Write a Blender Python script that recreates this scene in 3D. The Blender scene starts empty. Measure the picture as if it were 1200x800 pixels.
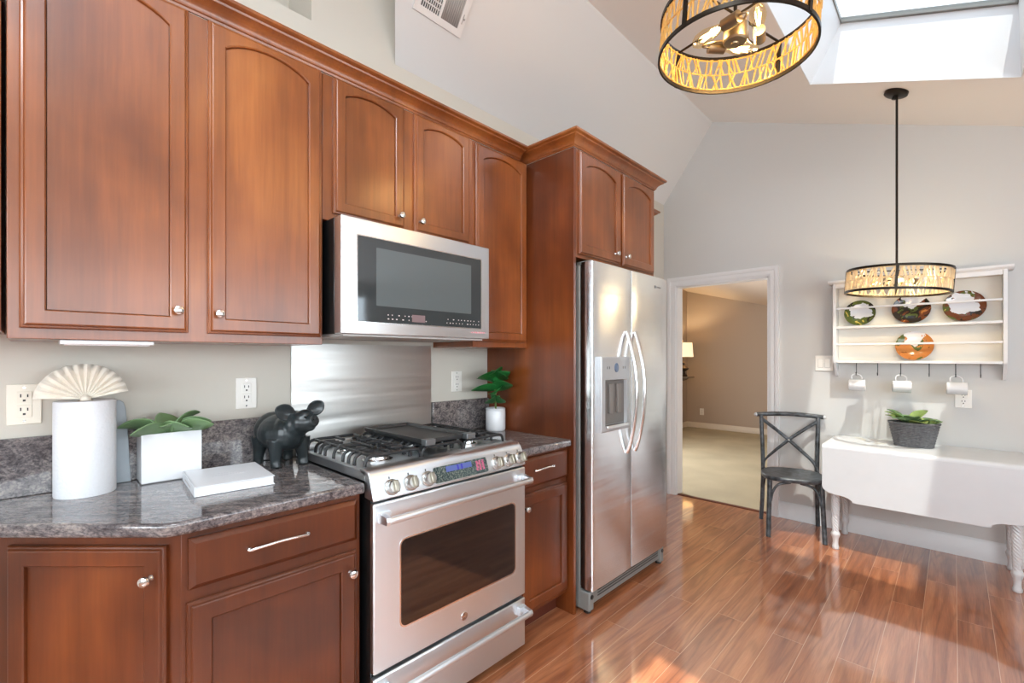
import bpy, bmesh, math, random
from mathutils import Vector, Matrix, Euler

PI = math.pi
R = math.radians
SC = bpy.context.scene
COL = SC.collection
random.seed(7)

# ------------------------------------------------------------------ camera, world, lights, exposure
H = 1.343
cam_data = bpy.data.cameras.new('camera')
cam = bpy.data.objects.new('camera', cam_data)
COL.objects.link(cam)
cam_data.sensor_width = 36.0
cam_data.lens = 36.0 * 540.5 / 1200.0
cam_data.shift_y = 18.5 / 1200.0
cam_data.clip_start = 0.05
cam.location = (0, 0, H)
YAW = R(43.782)
cam.rotation_euler = (R(90), 0, YAW)
SC.camera = cam

SC.view_settings.view_transform = 'Standard'
SC.view_settings.look = 'None'
SC.view_settings.gamma = 1.0
SC.view_settings.use_curve_mapping = False
SC.view_settings.exposure = 0.28
SC.cycles.use_denoising = True
SC.cycles.max_bounces = 10
SC.cycles.diffuse_bounces = 6
SC.cycles.transparent_max_bounces = 12
SC.cycles.caustics_reflective = False
SC.cycles.caustics_refractive = False
SC.cycles.sample_clamp_indirect = 6.0

world = bpy.data.worlds.new('world')
SC.world = world
world.use_nodes = True
wn = world.node_tree
wn.nodes.clear()
w_out = wn.nodes.new('ShaderNodeOutputWorld')
w_bg = wn.nodes.new('ShaderNodeBackground')
w_noise = wn.nodes.new('ShaderNodeTexNoise')
w_ramp = wn.nodes.new('ShaderNodeValToRGB')
w_tc = wn.nodes.new('ShaderNodeTexCoord')
w_noise.inputs['Scale'].default_value = 3.0
w_noise.inputs['Detail'].default_value = 5.0
w_ramp.color_ramp.elements[0].position = 0.38
w_ramp.color_ramp.elements[0].color = (0.66, 0.80, 0.95, 1)
w_ramp.color_ramp.elements[1].position = 0.62
w_ramp.color_ramp.elements[1].color = (1.0, 1.0, 1.0, 1)
w_bg.inputs['Strength'].default_value = 3.0
wn.links.new(w_tc.outputs['Generated'], w_noise.inputs['Vector'])
wn.links.new(w_noise.outputs['Fac'], w_ramp.inputs['Fac'])
wn.links.new(w_ramp.outputs['Color'], w_bg.inputs['Color'])
wn.links.new(w_bg.outputs['Background'], w_out.inputs['Surface'])


def light(name, kind, loc, energy, color=(1, 1, 1), direction=None, **kw):
    d = bpy.data.lights.new(name, kind)
    d.energy = energy
    d.color = color
    for k, v in kw.items():
        setattr(d, k, v)
    o = bpy.data.objects.new(name, d)
    o.location = loc
    if direction is not None:
        o.rotation_euler = Vector(direction).to_track_quat('-Z', 'Y').to_euler()
    COL.objects.link(o)
    return o


# sun that falls through the two skylights
light('sun', 'SUN', (2, -4, 9), 5.6, (1.0, 0.93, 0.82), (-0.127, 0.40, -1.0), angle=R(0.9))
# added area lamps standing in for daylight at unseen openings of both rooms
light('window_daylight', 'AREA', (2.02, 0.25, 1.54), 74, (0.88, 0.95, 1.0), (-1, 0, 0), shape='RECTANGLE', size=5.2, size_y=1.15)
light('skylight_daylight', 'AREA', (-0.14, -0.6, 3.62), 118, (0.88, 0.95, 1.0), (-0.344, 0, -0.939), shape='RECTANGLE', size=0.74, size_y=2.4)  # lamp added above the second skylight's glass to strengthen the top light
light('window_daylight', 'AREA', (0.1, -2.93, 1.54), 74, (0.88, 0.95, 1.0), (0, 1, 0), shape='RECTANGLE', size=2.45, size_y=1.12)
light('window_daylight', 'AREA', (-3.86, 5.5, 1.4), 75, (0.97, 0.98, 1.0), (1, 0, 0), shape='RECTANGLE', size=1.3, size_y=1.3)  # fill added for the room beyond, through an unseen made-up opening


# ------------------------------------------------------------------ helpers
def srgb(r, g, b):
    def c(u):
        u /= 255.0
        return u / 12.92 if u <= 0.04045 else ((u + 0.055) / 1.055) ** 2.4
    return (c(r), c(g), c(b), 1.0)


class MB:
    """collects shapes in world (or thing-local) coordinates, built as ONE mesh object"""

    def __init__(self):
        self.v, self.f, self.m, self.mi = [], [], [], 0

    def add(self, vs, fs):
        b = len(self.v)
        self.v.extend([tuple(p) for p in vs])
        for f in fs:
            self.f.append([b + i for i in f])
            self.m.append(self.mi)
        return self

    def box(self, x0, x1, y0, y1, z0, z1):
        vs = [(x, y, z) for x in (x0, x1) for y in (y0, y1) for z in (z0, z1)]
        return self.add(vs, [(0, 1, 3, 2), (4, 6, 7, 5), (0, 4, 5, 1), (2, 3, 7, 6), (0, 2, 6, 4), (1, 5, 7, 3)])

    def obox(self, c, hx, hy, hz, M=None):
        M = M or Matrix.Identity(3)
        c = Vector(c)
        vs = [c + M @ Vector((x * hx, y * hy, z * hz)) for x in (-1, 1) for y in (-1, 1) for z in (-1, 1)]
        return self.add(vs, [(0, 1, 3, 2), (4, 6, 7, 5), (0, 4, 5, 1), (2, 3, 7, 6), (0, 2, 6, 4), (1, 5, 7, 3)])

    def prism(self, pts, vec):
        n = len(pts)
        vec = Vector(vec)
        a = [Vector(p) for p in pts]
        vs = a + [p + vec for p in a]
        fs = [tuple(range(n)), tuple(range(2 * n - 1, n - 1, -1))]
        fs += [(i, (i + 1) % n, n + (i + 1) % n, n + i) for i in range(n)]
        return self.add(vs, fs)

    def rings(self, loops, cap0=True, cap1=True, closed=False):
        """bridge equal-length closed loops"""
        n = len(loops[0])
        vs = [p for l in loops for p in l]
        fs = []
        k = len(loops)
        for j in range(k if closed else k - 1):
            j2 = (j + 1) % k
            for i in range(n):
                i2 = (i + 1) % n
                fs.append((j * n + i, j * n + i2, j2 * n + i2, j2 * n + i))
        if not closed:
            if cap0:
                fs.append(tuple(range(n)))
            if cap1:
                fs.append(tuple(range((k - 1) * n, k * n)))
        return self.add(vs, fs)

    def tube(self, pts, r, n=10, closed=False, flat=1.0, up=None, phase=0.0):
        pts = [Vector(p) for p in pts]
        k = len(pts)
        rs = r if isinstance(r, (list, tuple)) else [r] * k
        loops = []
        prev = None
        for i in range(k):
            if closed:
                t = (pts[(i + 1) % k] - pts[i - 1]).normalized()
            else:
                t = (pts[min(i + 1, k - 1)] - pts[max(i - 1, 0)]).normalized()
            if up is not None:
                nrm = Vector(up)
                nrm = nrm - t * nrm.dot(t)
                nrm = nrm.normalized()
            elif prev is None:
                a = Vector((0, 0, 1)) if abs(t.z) < 0.9 else Vector((1, 0, 0))
                nrm = (a - t * a.dot(t)).normalized()
            else:
                nrm = (prev - t * prev.dot(t)).normalized()
            prev = nrm
            b = t.cross(nrm)
            loops.append([pts[i] + rs[i] * (nrm * math.cos(2 * PI * j / n + phase) + b * flat * math.sin(2 * PI * j / n + phase)) for j in range(n)])
        return self.rings(loops, closed=closed)

    def lathe(self, prof, c=(0, 0, 0), n=32, M=None, twist=None, sx=1.0, sy=1.0):
        c = Vector(c)
        loops = []
        for (r, z) in prof:
            L = []
            for j in range(n):
                a = 2 * PI * j / n
                rr = r * (twist(a, z) if twist else 1.0)
                p = Vector((rr * sx * math.cos(a), rr * sy * math.sin(a), z))
                L.append(c + (M @ p if M else p))
            loops.append(L)
        return self.rings(loops)

    def cyl(self, p0, p1, r0, r1=None, n=16):
        return self.tube([p0, p1], [r0, r0 if r1 is None else r1], n)

    def ball(self, c, r, n=16, M=None):
        if not isinstance(r, (tuple, list)):
            r = (r, r, r)
        c = Vector(c)
        loops = []
        k = max(5, n // 2)
        for i in range(k + 1):
            th = PI * min(max(i / k, 0.004), 0.996)
            L = []
            for j in range(n):
                a = 2 * PI * j / n
                p = Vector((r[0] * math.sin(th) * math.cos(a), r[1] * math.sin(th) * math.sin(a), -r[2] * math.cos(th)))
                L.append(c + (M @ p if M else p))
            loops.append(L)
        return self.rings(loops)

    def torus(self, c, rad, r, n=48, k=8, M=None, flat=1.0):
        c = Vector(c)
        pts = []
        for i in range(n):
            a = 2 * PI * i / n
            p = Vector((rad * math.cos(a), rad * math.sin(a), 0))
            pts.append(c + (M @ p if M else p))
        up = (M @ Vector((0, 0, 1))) if M else (0, 0, 1)
        return self.tube(pts, r, k, closed=True, up=up, flat=flat)

    def build(self, name, mats, parent=None, bev=0.0, seg=2, ang=38, local=False, loc=None, solid=0.0, sub=0, mods=None, recalc=True):
        if not isinstance(mats, (list, tuple)):
            mats = [mats]
        off = None
        if parent is not None and not local:
            root = parent
            while root.parent:
                root = root.parent
            off = ROOTM[root.name].inverted()
        elif loc is not None and not local:
            off = Matrix.Translation(-Vector(loc))
        vs = [off @ Vector(p) for p in self.v] if off else self.v
        me = bpy.data.meshes.new(name)
        me.from_pydata([tuple(p) for p in vs], [], self.f)
        for m in mats:
            me.materials.append(m)
        me.polygons.foreach_set('material_index', self.m)
        bm = bmesh.new()
        bm.from_mesh(me)
        if recalc:
            bmesh.ops.recalc_face_normals(bm, faces=bm.faces)
        bm.to_mesh(me)
        bm.free()
        me.shade_smooth()
        me.set_sharp_from_angle(angle=R(ang))
        o = bpy.data.objects.new(name, me)
        COL.objects.link(o)
        if parent is not None:
            o.parent = parent
        elif loc is not None:
            o.location = loc
        if solid:
            md = o.modifiers.new('thickness', 'SOLIDIFY')
            md.thickness = solid
            md.offset = 0
        if bev:
            md = o.modifiers.new('bevel', 'BEVEL')
            md.width = bev
            md.segments = seg
            md.limit_method = 'ANGLE'
            md.angle_limit = R(35)
            md.harden_normals = False
        if sub:
            md = o.modifiers.new('subdivision', 'SUBSURF')
            md.levels = sub
            md.render_levels = sub
        return o


ROOTM = {}


def tag(o, label, cat, group=None):
    o['label'] = label
    o['category'] = cat
    if group:
        o['group'] = group
    return o


def thing(name, label, cat, loc=(0, 0, 0), rz=0.0, group=None):
    o = bpy.data.objects.new(name, None)
    o.empty_display_size = 0.05
    COL.objects.link(o)
    o.location = loc
    o.rotation_euler = (0, 0, rz)
    ROOTM[o.name] = Matrix.Translation(Vector(loc)) @ Matrix.Rotation(rz, 4, 'Z')
    return tag(o, label, cat, group)


def struct(name, mb, m, **kw):
    o = mb.build(name, m, **kw)
    o['kind'] = 'structure'
    return o


def spline(pts, n=8):
    pts = [Vector(p) for p in pts]
    out = []
    k = len(pts)
    for i in range(k - 1):
        p0, p1, p2, p3 = pts[max(i - 1, 0)], pts[i], pts[i + 1], pts[min(i + 2, k - 1)]
        for j in range(n):
            t = j / n
            out.append(0.5 * ((2 * p1) + (p2 - p0) * t + (2 * p0 - 5 * p1 + 4 * p2 - p3) * t * t + (3 * p1 - p0 - 3 * p2 + p3) * t ** 3))
    out.append(pts[-1])
    return out


# ------------------------------------------------------------------ materials
def new_mat(name):
    m = bpy.data.materials.new(name)
    m.use_nodes = True
    nt = m.node_tree
    return m, nt, nt.nodes['Principled BSDF']


def plain(name, col, rough=0.5, metal=0.0, noise=0.0, nscale=20.0, bump=0.0, bscale=200.0, **kw):
    m, nt, p = new_mat(name)
    p.inputs['Base Color'].default_value = col
    p.inputs['Roughness'].default_value = rough
    p.inputs['Metallic'].default_value = metal
    for k, v in kw.items():
        p.inputs[k.replace('_', ' ')].default_value = v
    tc = nt.nodes.new('ShaderNodeTexCoord')
    if noise:
        n = nt.nodes.new('ShaderNodeTexNoise')
        n.inputs['Scale'].default_value = nscale
        n.inputs['Detail'].default_value = 4
        r = nt.nodes.new('ShaderNodeValToRGB')
        r.color_ramp.elements[0].position = 0.3
        r.color_ramp.elements[1].position = 0.7
        r.color_ramp.elements[0].color = tuple(c * (1 - noise) for c in col[:3]) + (1,)
        r.color_ramp.elements[1].color = tuple(min(1, c * (1 + noise)) for c in col[:3]) + (1,)
        nt.links.new(tc.outputs['Object'], n.inputs['Vector'])
        nt.links.new(n.outputs['Fac'], r.inputs['Fac'])
        nt.links.new(r.outputs['Color'], p.inputs['Base Color'])
    if bump:
        n2 = nt.nodes.new('ShaderNodeTexNoise')
        n2.inputs['Scale'].default_value = bscale
        b = nt.nodes.new('ShaderNodeBump')
        b.inputs['Strength'].default_value = bump
        b.inputs['Distance'].default_value = 0.002
        nt.links.new(tc.outputs['Object'], n2.inputs['Vector'])
        nt.links.new(n2.outputs['Fac'], b.inputs['Height'])
        nt.links.new(b.outputs['Normal'], p.inputs['Normal'])
    return m


def noise_node(nt, vec, scale, mapping=(1, 1, 1), detail=4, rough=0.5, dist=0.0):
    mp = nt.nodes.new('ShaderNodeMapping')
    mp.inputs['Scale'].default_value = mapping
    n = nt.nodes.new('ShaderNodeTexNoise')
    n.inputs['Scale'].default_value = scale
    n.inputs['Detail'].default_value = detail
    n.inputs['Roughness'].default_value = rough
    n.inputs['Distortion'].default_value = dist
    nt.links.new(vec, mp.inputs['Vector'])
    nt.links.new(mp.outputs['Vector'], n.inputs['Vector'])
    return n


def ramp_node(nt, fac, stops):
    r = nt.nodes.new('ShaderNodeValToRGB')
    els = r.color_ramp.elements
    els[0].position, els[0].color = stops[0]
    els[1].position, els[1].color = stops[-1]
    for pos, c in stops[1:-1]:
        e = els.new(pos)
        e.color = c
    nt.links.new(fac, r.inputs['Fac'])
    return r


def mix_node(nt, a, b, fac, mode='MIX'):
    n = nt.nodes.new('ShaderNodeMix')
    n.data_type = 'RGBA'
    n.blend_type = mode
    for sock, val in ((n.inputs[6], a), (n.inputs[7], b), (n.inputs[0], fac)):
        if hasattr(val, 'is_output'):
            nt.links.new(val, sock)
        else:
            sock.default_value = val
    return n.outputs[2]


def wood_mat(name, dark, mid, lite, grain=(14, 14, 0.9), rough=0.3, coat=0.35):
    m, nt, p = new_mat(name)
    tc = nt.nodes.new('ShaderNodeTexCoord')
    v = tc.outputs['Object']
    n1 = noise_node(nt, v, 1.0, grain, 6, 0.6, 0.6)
    n2 = noise_node(nt, v, 2.2, (1, 1, 0.8), 3, 0.5, 0.3)
    n3 = noise_node(nt, v, 1.0, (90, 90, 4), 3, 0.6, 0.0)
    big = ramp_node(nt, n2.outputs['Fac'], [(0.3, dark), (0.52, mid), (0.74, lite)])
    gr = ramp_node(nt, n1.outputs['Fac'], [(0.3, (0.78, 0.74, 0.7, 1)), (0.7, (1.12, 1.1, 1.08, 1))])
    fine = ramp_node(nt, n3.outputs['Fac'], [(0.35, (0.9, 0.88, 0.86, 1)), (0.65, (1.04, 1.04, 1.04, 1))])
    c = mix_node(nt, big.outputs['Color'], gr.outputs['Color'], 1.0, 'MULTIPLY')
    c = mix_node(nt, c, fine.outputs['Color'], 1.0, 'MULTIPLY')
    nt.links.new(c, p.inputs['Base Color'])
    p.inputs['Roughness'].default_value = rough
    p.inputs['Coat Weight'].default_value = coat
    p.inputs['Coat Roughness'].default_value = 0.22
    return m


def steel_mat(name, col=(0.60, 0.60, 0.61, 1), rough=0.32, wave=0.2, aniso=0.75):
    m, nt, p = new_mat(name)
    p.inputs['Base Color'].default_value = col
    p.inputs['Metallic'].default_value = 1.0
    p.inputs['Roughness'].default_value = rough
    p.inputs['Anisotropic'].default_value = aniso
    p.inputs['Anisotropic Rotation'].default_value = 0.25
    tg = nt.nodes.new('ShaderNodeTangent')
    tg.direction_type = 'RADIAL'
    tg.axis = 'Z'
    nt.links.new(tg.outputs[0], p.inputs['Tangent'])
    tc = nt.nodes.new('ShaderNodeTexCoord')
    v = tc.outputs['Object']
    n1 = noise_node(nt, v, 1.0, (300, 3, 500), 2)
    n2 = noise_node(nt, v, 1.0, (3, 0.9, 11), 2, 0.4, 0.2)
    rr = nt.nodes.new('ShaderNodeMapRange')
    rr.inputs[3].default_value = rough * 0.85
    rr.inputs[4].default_value = rough * 1.15
    nt.links.new(n1.outputs['Fac'], rr.inputs[0])
    nt.links.new(rr.outputs[0], p.inputs['Roughness'])
    b2 = nt.nodes.new('ShaderNodeBump')
    b2.inputs['Strength'].default_value = wave
    b2.inputs['Distance'].default_value = 0.01
    nt.links.new(n2.outputs['Fac'], b2.inputs['Height'])
    nt.links.new(b2.outputs['Normal'], p.inputs['Normal'])
    return m


def granite_mat():
    m, nt, p = new_mat('granite')
    tc = nt.nodes.new('ShaderNodeTexCoord')
    rot = nt.nodes.new('ShaderNodeMapping')
    rot.inputs['Rotation'].default_value = (0.25, 0.1, R(40))
    nt.links.new(tc.outputs['Object'], rot.inputs['Vector'])
    v = rot.outputs['Vector']
    n1 = noise_node(nt, v, 1.0, (60, 9, 50), 7, 0.7, 0.6)
    n2 = noise_node(nt, v, 1.0, (170, 90, 170), 3, 0.7)
    n3 = noise_node(nt, v, 1.0, (6, 2.2, 6), 3, 0.5, 0.4)
    a = ramp_node(nt, n1.outputs['Fac'], [(0.32, srgb(60, 57, 60)), (0.47, srgb(102, 99, 101)), (0.58, srgb(136, 131, 129)), (0.72, srgb(90, 95, 103))])
    b = ramp_node(nt, n2.outputs['Fac'], [(0.36, (0.35, 0.33, 0.34, 1)), (0.5, (1, 1, 1, 1)), (0.66, (1.5, 1.42, 1.32, 1))])
    c = ramp_node(nt, n3.outputs['Fac'], [(0.35, (0.72, 0.7, 0.72, 1)), (0.65, (1.12, 1.08, 1.05, 1))])
    q = mix_node(nt, a.outputs['Color'], b.outputs['Color'], 0.8, 'MULTIPLY')
    q = mix_node(nt, q, c.outputs['Color'], 1.0, 'MULTIPLY')
    nt.links.new(q, p.inputs['Base Color'])
    p.inputs['Roughness'].default_value = 0.07
    p.inputs['Specular IOR Level'].default_value = 0.7
    return m


def floor_mat():
    m, nt, p = new_mat('laminate_planks')
    tc = nt.nodes.new('ShaderNodeTexCoord')
    sep = nt.nodes.new('ShaderNodeSeparateXYZ')
    nt.links.new(tc.outputs['Object'], sep.inputs[0])
    comb = nt.nodes.new('ShaderNodeCombineXYZ')
    sub = nt.nodes.new('ShaderNodeMath')
    sub.operation = 'SUBTRACT'
    nt.links.new(sep.outputs['X'], sub.inputs[0])
    sub.inputs[1].default_value = 0.011
    nt.links.new(sep.outputs['Y'], comb.inputs['X'])
    nt.links.new(sub.outputs[0], comb.inputs['Y'])
    br = nt.nodes.new('ShaderNodeTexBrick')
    br.offset = 0.37
    br.offset_frequency = 2
    br.inputs['Scale'].default_value = 1.0
    br.inputs['Brick Width'].default_value = 1.25
    br.inputs['Row Height'].default_value = 0.1295
    br.inputs['Mortar Size'].default_value = 0.0013
    br.inputs['Mortar Smooth'].default_value = 0.2
    br.inputs['Bias'].default_value = 0.0
    br.inputs['Color1'].default_value = (0, 0, 0, 1)
    br.inputs['Color2'].default_value = (1, 1, 1, 1)
    br.inputs['Mortar'].default_value = (0.5, 0.5, 0.5, 1)
    nt.links.new(comb.outputs[0], br.inputs['Vector'])
    # each plank gets its own piece of the figure
    bw = nt.nodes.new('ShaderNodeRGBToBW')
    nt.links.new(br.outputs['Color'], bw.inputs[0])
    mul = nt.nodes.new('ShaderNodeMath')
    mul.operation = 'MULTIPLY'
    mul.inputs[1].default_value = 37.0
    nt.links.new(bw.outputs[0], mul.inputs[0])
    cz = nt.nodes.new('ShaderNodeCombineXYZ')
    nt.links.new(sep.outputs['X'], cz.inputs['X'])
    nt.links.new(sep.outputs['Y'], cz.inputs['Y'])
    nt.links.new(mul.outputs[0], cz.inputs['Z'])
    v = cz.outputs[0]
    nA = noise_node(nt, v, 1.0, (8, 0.75, 1), 2, 0.45, 0.7)
    ring = nt.nodes.new('ShaderNodeMath')
    ring.operation = 'MULTIPLY'
    ring.inputs[1].default_value = 44.0
    nt.links.new(nA.outputs['Fac'], ring.inputs[0])
    sn = nt.nodes.new('ShaderNodeMath')
    sn.operation = 'SINE'
    nt.links.new(ring.outputs[0], sn.inputs[0])
    mr = nt.nodes.new('ShaderNodeMapRange')
    mr.inputs[1].default_value = -1
    mr.inputs[2].default_value = 1
    nt.links.new(sn.outputs[0], mr.inputs[0])
    nB = noise_node(nt, v, 1.0, (16, 0.9, 1), 4, 0.6, 0.3)
    nC = noise_node(nt, v, 1.0, (220, 9, 1), 3, 0.6)
    base = ramp_node(nt, nB.outputs['Fac'], [(0.3, srgb(140, 82, 52)), (0.5, srgb(172, 108, 72)), (0.7, srgb(194, 132, 92))])
    fig = ramp_node(nt, mr.outputs[0], [(0.0, (0.74, 0.69, 0.66, 1)), (0.4, (0.98, 0.98, 0.98, 1)), (1.0, (1.06, 1.06, 1.06, 1))])
    fine = ramp_node(nt, nC.outputs['Fac'], [(0.35, (0.86, 0.84, 0.82, 1)), (0.65, (1.06, 1.05, 1.04, 1))])
    pl = ramp_node(nt, bw.outputs[0], [(0.0, (0.88, 0.86, 0.85, 1)), (1.0, (1.1, 1.1, 1.1, 1))])
    q = mix_node(nt, base.outputs['Color'], fig.outputs['Color'], 0.8, 'MULTIPLY')
    q = mix_node(nt, q, fine.outputs['Color'], 1.0, 'MULTIPLY')
    q = mix_node(nt, q, pl.outputs['Color'], 1.0, 'MULTIPLY')
    q = mix_node(nt, q, srgb(206, 160, 128), br.outputs['Fac'])
    nt.links.new(q, p.inputs['Base Color'])
    p.inputs['Roughness'].default_value = 0.3
    p.inputs['Coat Weight'].default_value = 1.0
    p.inputs['Coat Roughness'].default_value = 0.07
    p.inputs['Coat IOR'].default_value = 2.0
    return m


def carpet_mat():
    m, nt, p = new_mat('carpet')
    tc = nt.nodes.new('ShaderNodeTexCoord')
    n = noise_node(nt, tc.outputs['Object'], 160, (1, 1, 1), 2)
    n2 = noise_node(nt, tc.outputs['Object'], 2.0, (1, 1, 1), 2)
    r = ramp_node(nt, n.outputs['Fac'], [(0.35, srgb(160, 150, 122)), (0.65, srgb(192, 182, 156))])
    r2 = ramp_node(nt, n2.outputs['Fac'], [(0.35, (0.9, 0.9, 0.9, 1)), (0.65, (1.05, 1.05, 1.05, 1))])
    q = mix_node(nt, r.outputs['Color'], r2.outputs['Color'], 1.0, 'MULTIPLY')
    nt.links.new(q, p.inputs['Base Color'])
    p.inputs['Roughness'].default_value = 0.95
    b = nt.nodes.new('ShaderNodeBump')
    b.inputs['Strength'].default_value = 0.4
    b.inputs['Distance'].default_value = 0.004
    nt.links.new(n.outputs['Fac'], b.inputs['Height'])
    nt.links.new(b.outputs['Normal'], p.inputs['Normal'])
    return m


def glass_mat(name, tint=(1, 1, 1, 1), gloss=0.06):
    m = bpy.data.materials.new(name)
    m.use_nodes = True
    nt = m.node_tree
    nt.nodes.clear()
    o = nt.nodes.new('ShaderNodeOutputMaterial')
    t = nt.nodes.new('ShaderNodeBsdfTransparent')
    t.inputs['Color'].default_value = tint
    g = nt.nodes.new('ShaderNodeBsdfGlossy')
    g.inputs['Roughness'].default_value = 0.02
    mx = nt.nodes.new('ShaderNodeMixShader')
    mx.inputs[0].default_value = gloss
    nt.links.new(t.outputs[0], mx.inputs[1])
    nt.links.new(g.outputs[0], mx.inputs[2])
    nt.links.new(mx.outputs[0], o.inputs['Surface'])
    return m


def lattice_mat(name, col, trans):
    m, nt, p = new_mat(name)
    p.inputs['Base Color'].default_value = col
    p.inputs['Roughness'].default_value = 0.3
    p.inputs['Metallic'].default_value = 0.2
    t = nt.nodes.new('ShaderNodeBsdfTranslucent')
    t.inputs['Color'].default_value = col
    mx = nt.nodes.new('ShaderNodeMixShader')
    mx.inputs[0].default_value = trans
    out = nt.nodes['Material Output']
    nt.links.new(p.outputs[0], mx.inputs[1])
    nt.links.new(t.outputs[0], mx.inputs[2])
    nt.links.new(mx.outputs[0], out.inputs['Surface'])
    return m


def emit(name, col, strength):
    m, nt, p = new_mat(name)
    p.inputs['Base Color'].default_value = col
    p.inputs['Emission Color'].default_value = col
    p.inputs['Emission Strength'].default_value = strength
    return m


M_WALL = plain('wall_paint', srgb(204, 204, 202), 0.85, bump=0.06, bscale=260)
M_WALL_WARM_LIT = plain('wall_paint_warm', srgb(204, 199, 188), 0.8, bump=0.06, bscale=260)  # same wall paint, with the warm tint of lamplight mixed into its colour
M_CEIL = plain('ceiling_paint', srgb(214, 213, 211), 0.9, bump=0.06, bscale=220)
M_CEIL_LIFTED = plain('ceiling_paint_bright', srgb(240, 239, 237), 0.9, bump=0.06, bscale=220)  # same ceiling paint, lightened because this slope gets only bounced light
M_TAN = plain('tan_wall_paint', srgb(180, 164, 148), 0.85, bump=0.05, bscale=240)
M_TRIM = plain('white_trim_paint', srgb(226, 227, 228), 0.4)
M_FLOOR = floor_mat()
M_CARPET = carpet_mat()
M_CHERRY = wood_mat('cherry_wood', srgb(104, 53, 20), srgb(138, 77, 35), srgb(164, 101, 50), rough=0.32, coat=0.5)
M_CHERRY_SHADED = wood_mat('cherry_wood_deep', srgb(76, 35, 13), srgb(106, 52, 21), srgb(134, 73, 32), rough=0.36, coat=0.15)  # darkened copy of the same cherry, standing in for weaker light low down
M_TOE = plain('dark_toe_board', srgb(88, 38, 22), 0.5, noise=0.2, nscale=6)
M_STEEL = steel_mat('brushed_steel', (0.77, 0.805, 0.835, 1), 0.36, wave=0.12)
M_STEEL_F = steel_mat('fridge_steel', (0.92, 0.945, 0.97, 1), 0.25, wave=0.4, aniso=0.65)
M_STEEL_S = steel_mat('splash_steel', (0.66, 0.65, 0.62, 1), 0.34, wave=0.8, aniso=0.6)
M_CHROME = plain('polished_nickel', (0.72, 0.71, 0.70, 1), 0.2, 1.0)
M_KNOB = plain('knob_metal', (0.46, 0.45, 0.43, 1), 0.28, 1.0)
M_GREYSIDE = plain('grey_enamel', srgb(128, 128, 124), 0.4)
M_BLACK = plain('black_enamel', srgb(16, 17, 18), 0.3)
M_BLACKGLASS = plain('black_glass', srgb(20, 17, 18), 0.04, Specular_IOR_Level=0.8)
M_IRON = plain('cast_iron', srgb(34, 35, 37), 0.42, noise=0.2, nscale=60, bump=0.2, bscale=400)
M_GRIDDLE = plain('griddle_coating', srgb(48, 48, 48), 0.38, bump=0.1, bscale=300)
M_GRIDEND = plain('griddle_end_metal', srgb(112, 116, 118), 0.35, 0.6)
M_COOK = plain('cooktop_steel', (0.42, 0.44, 0.46, 1), 0.22, 1.0)
M_GRANITE = granite_mat()
M_WHITE = plain('white_ceramic', srgb(216, 218, 221), 0.16)
M_PLASTIC = plain('ivory_plastic', srgb(236, 233, 226), 0.35)
M_SLOT = plain('slot_dark', srgb(38, 34, 30), 0.5)
M_PAPER = plain('paper_towel', srgb(214, 216, 220), 0.95, bump=0.9, bscale=110)
M_FAN = plain('fan_paper', srgb(232, 224, 210), 0.9)
M_BOARD = plain('pale_grey_board', srgb(172, 180, 186), 0.6)
M_PIG = plain('patinated_black', srgb(34, 40, 42), 0.28, noise=0.45, nscale=18, bump=0.35, bscale=60)
M_SOIL = plain('potting_soil', srgb(70, 54, 42), 0.95, noise=0.4, nscale=80)
M_LEAF = plain('succulent_leaf', srgb(104, 132, 90), 0.42, noise=0.35, nscale=9)
M_LEAF2 = plain('fig_leaf', srgb(44, 120, 58), 0.3, noise=0.35, nscale=14)
M_LEAF3 = plain('pale_succulent', srgb(124, 146, 78), 0.5, noise=0.3, nscale=12)
M_STEM = plain('plant_stem', srgb(90, 110, 50), 0.6)
M_BOOK = plain('white_book_cloth', srgb(216, 219, 224), 0.4)
M_PAGES = plain('book_pages', srgb(240, 240, 240), 0.9)
M_BOOKSP = plain('book_spine_print', srgb(186, 180, 178), 0.6)
M_CHAIR = plain('distressed_black_wood', srgb(66, 70, 74), 0.36, noise=0.75, nscale=28)
M_TABLE = plain('white_painted_wood', srgb(208, 210, 212), 0.35, noise=0.02, nscale=8)
M_WICKER = plain('grey_wicker', srgb(104, 104, 106), 0.7, noise=0.35, nscale=70)
M_BRONZE = plain('dark_bronze', srgb(46, 40, 34), 0.35, 0.8)
M_GOLD = lattice_mat('gold_lattice', srgb(226, 182, 104), 0.25)
M_PEARL = lattice_mat('pearl_lattice', srgb(240, 224, 192), 0.55)
M_BRASS = plain('aged_brass', (0.30, 0.24, 0.16, 1), 0.35, 1.0)
M_BULBGLASS = glass_mat('bulb_glass', (1, 0.93, 0.75, 1), 0.08)
M_FILAMENT = emit('filament', (1.0, 0.72, 0.36, 1), 28)
M_PANE = glass_mat('window_glass', (0.97, 0.99, 1, 1), 0.05)
M_SKYDIM = glass_mat('tinted_glass', (0.72, 0.75, 0.77, 1), 0.05)  # glass darkened to tone down the bright sky seen through it
M_VENTDARK = plain('vent_dark', srgb(30, 28, 28), 0.9)
M_VENTGREY = plain('vent_slat', srgb(170, 166, 162), 0.6)
M_MARKPINK = plain('pink_print', srgb(226, 150, 162), 0.5)
M_MARKWHITE = plain('pale_print', srgb(196, 190, 192), 0.5)
M_MARKDARK = plain('dark_print', srgb(60, 62, 64), 0.5)
M_SHADE = None

# ------------------------------------------------------------------ the setting
XW = -2.09           # left wall
YF = 4.37            # far wall
XR = 1.9             # right wall
YB = -2.8            # back wall
ZE = 2.86            # eave at the left wall
XRG, ZRG = -1.615, 3.52   # ridge
SL = 0.366
def zceil(x):
    return ZRG - SL * (x - XRG)

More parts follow.
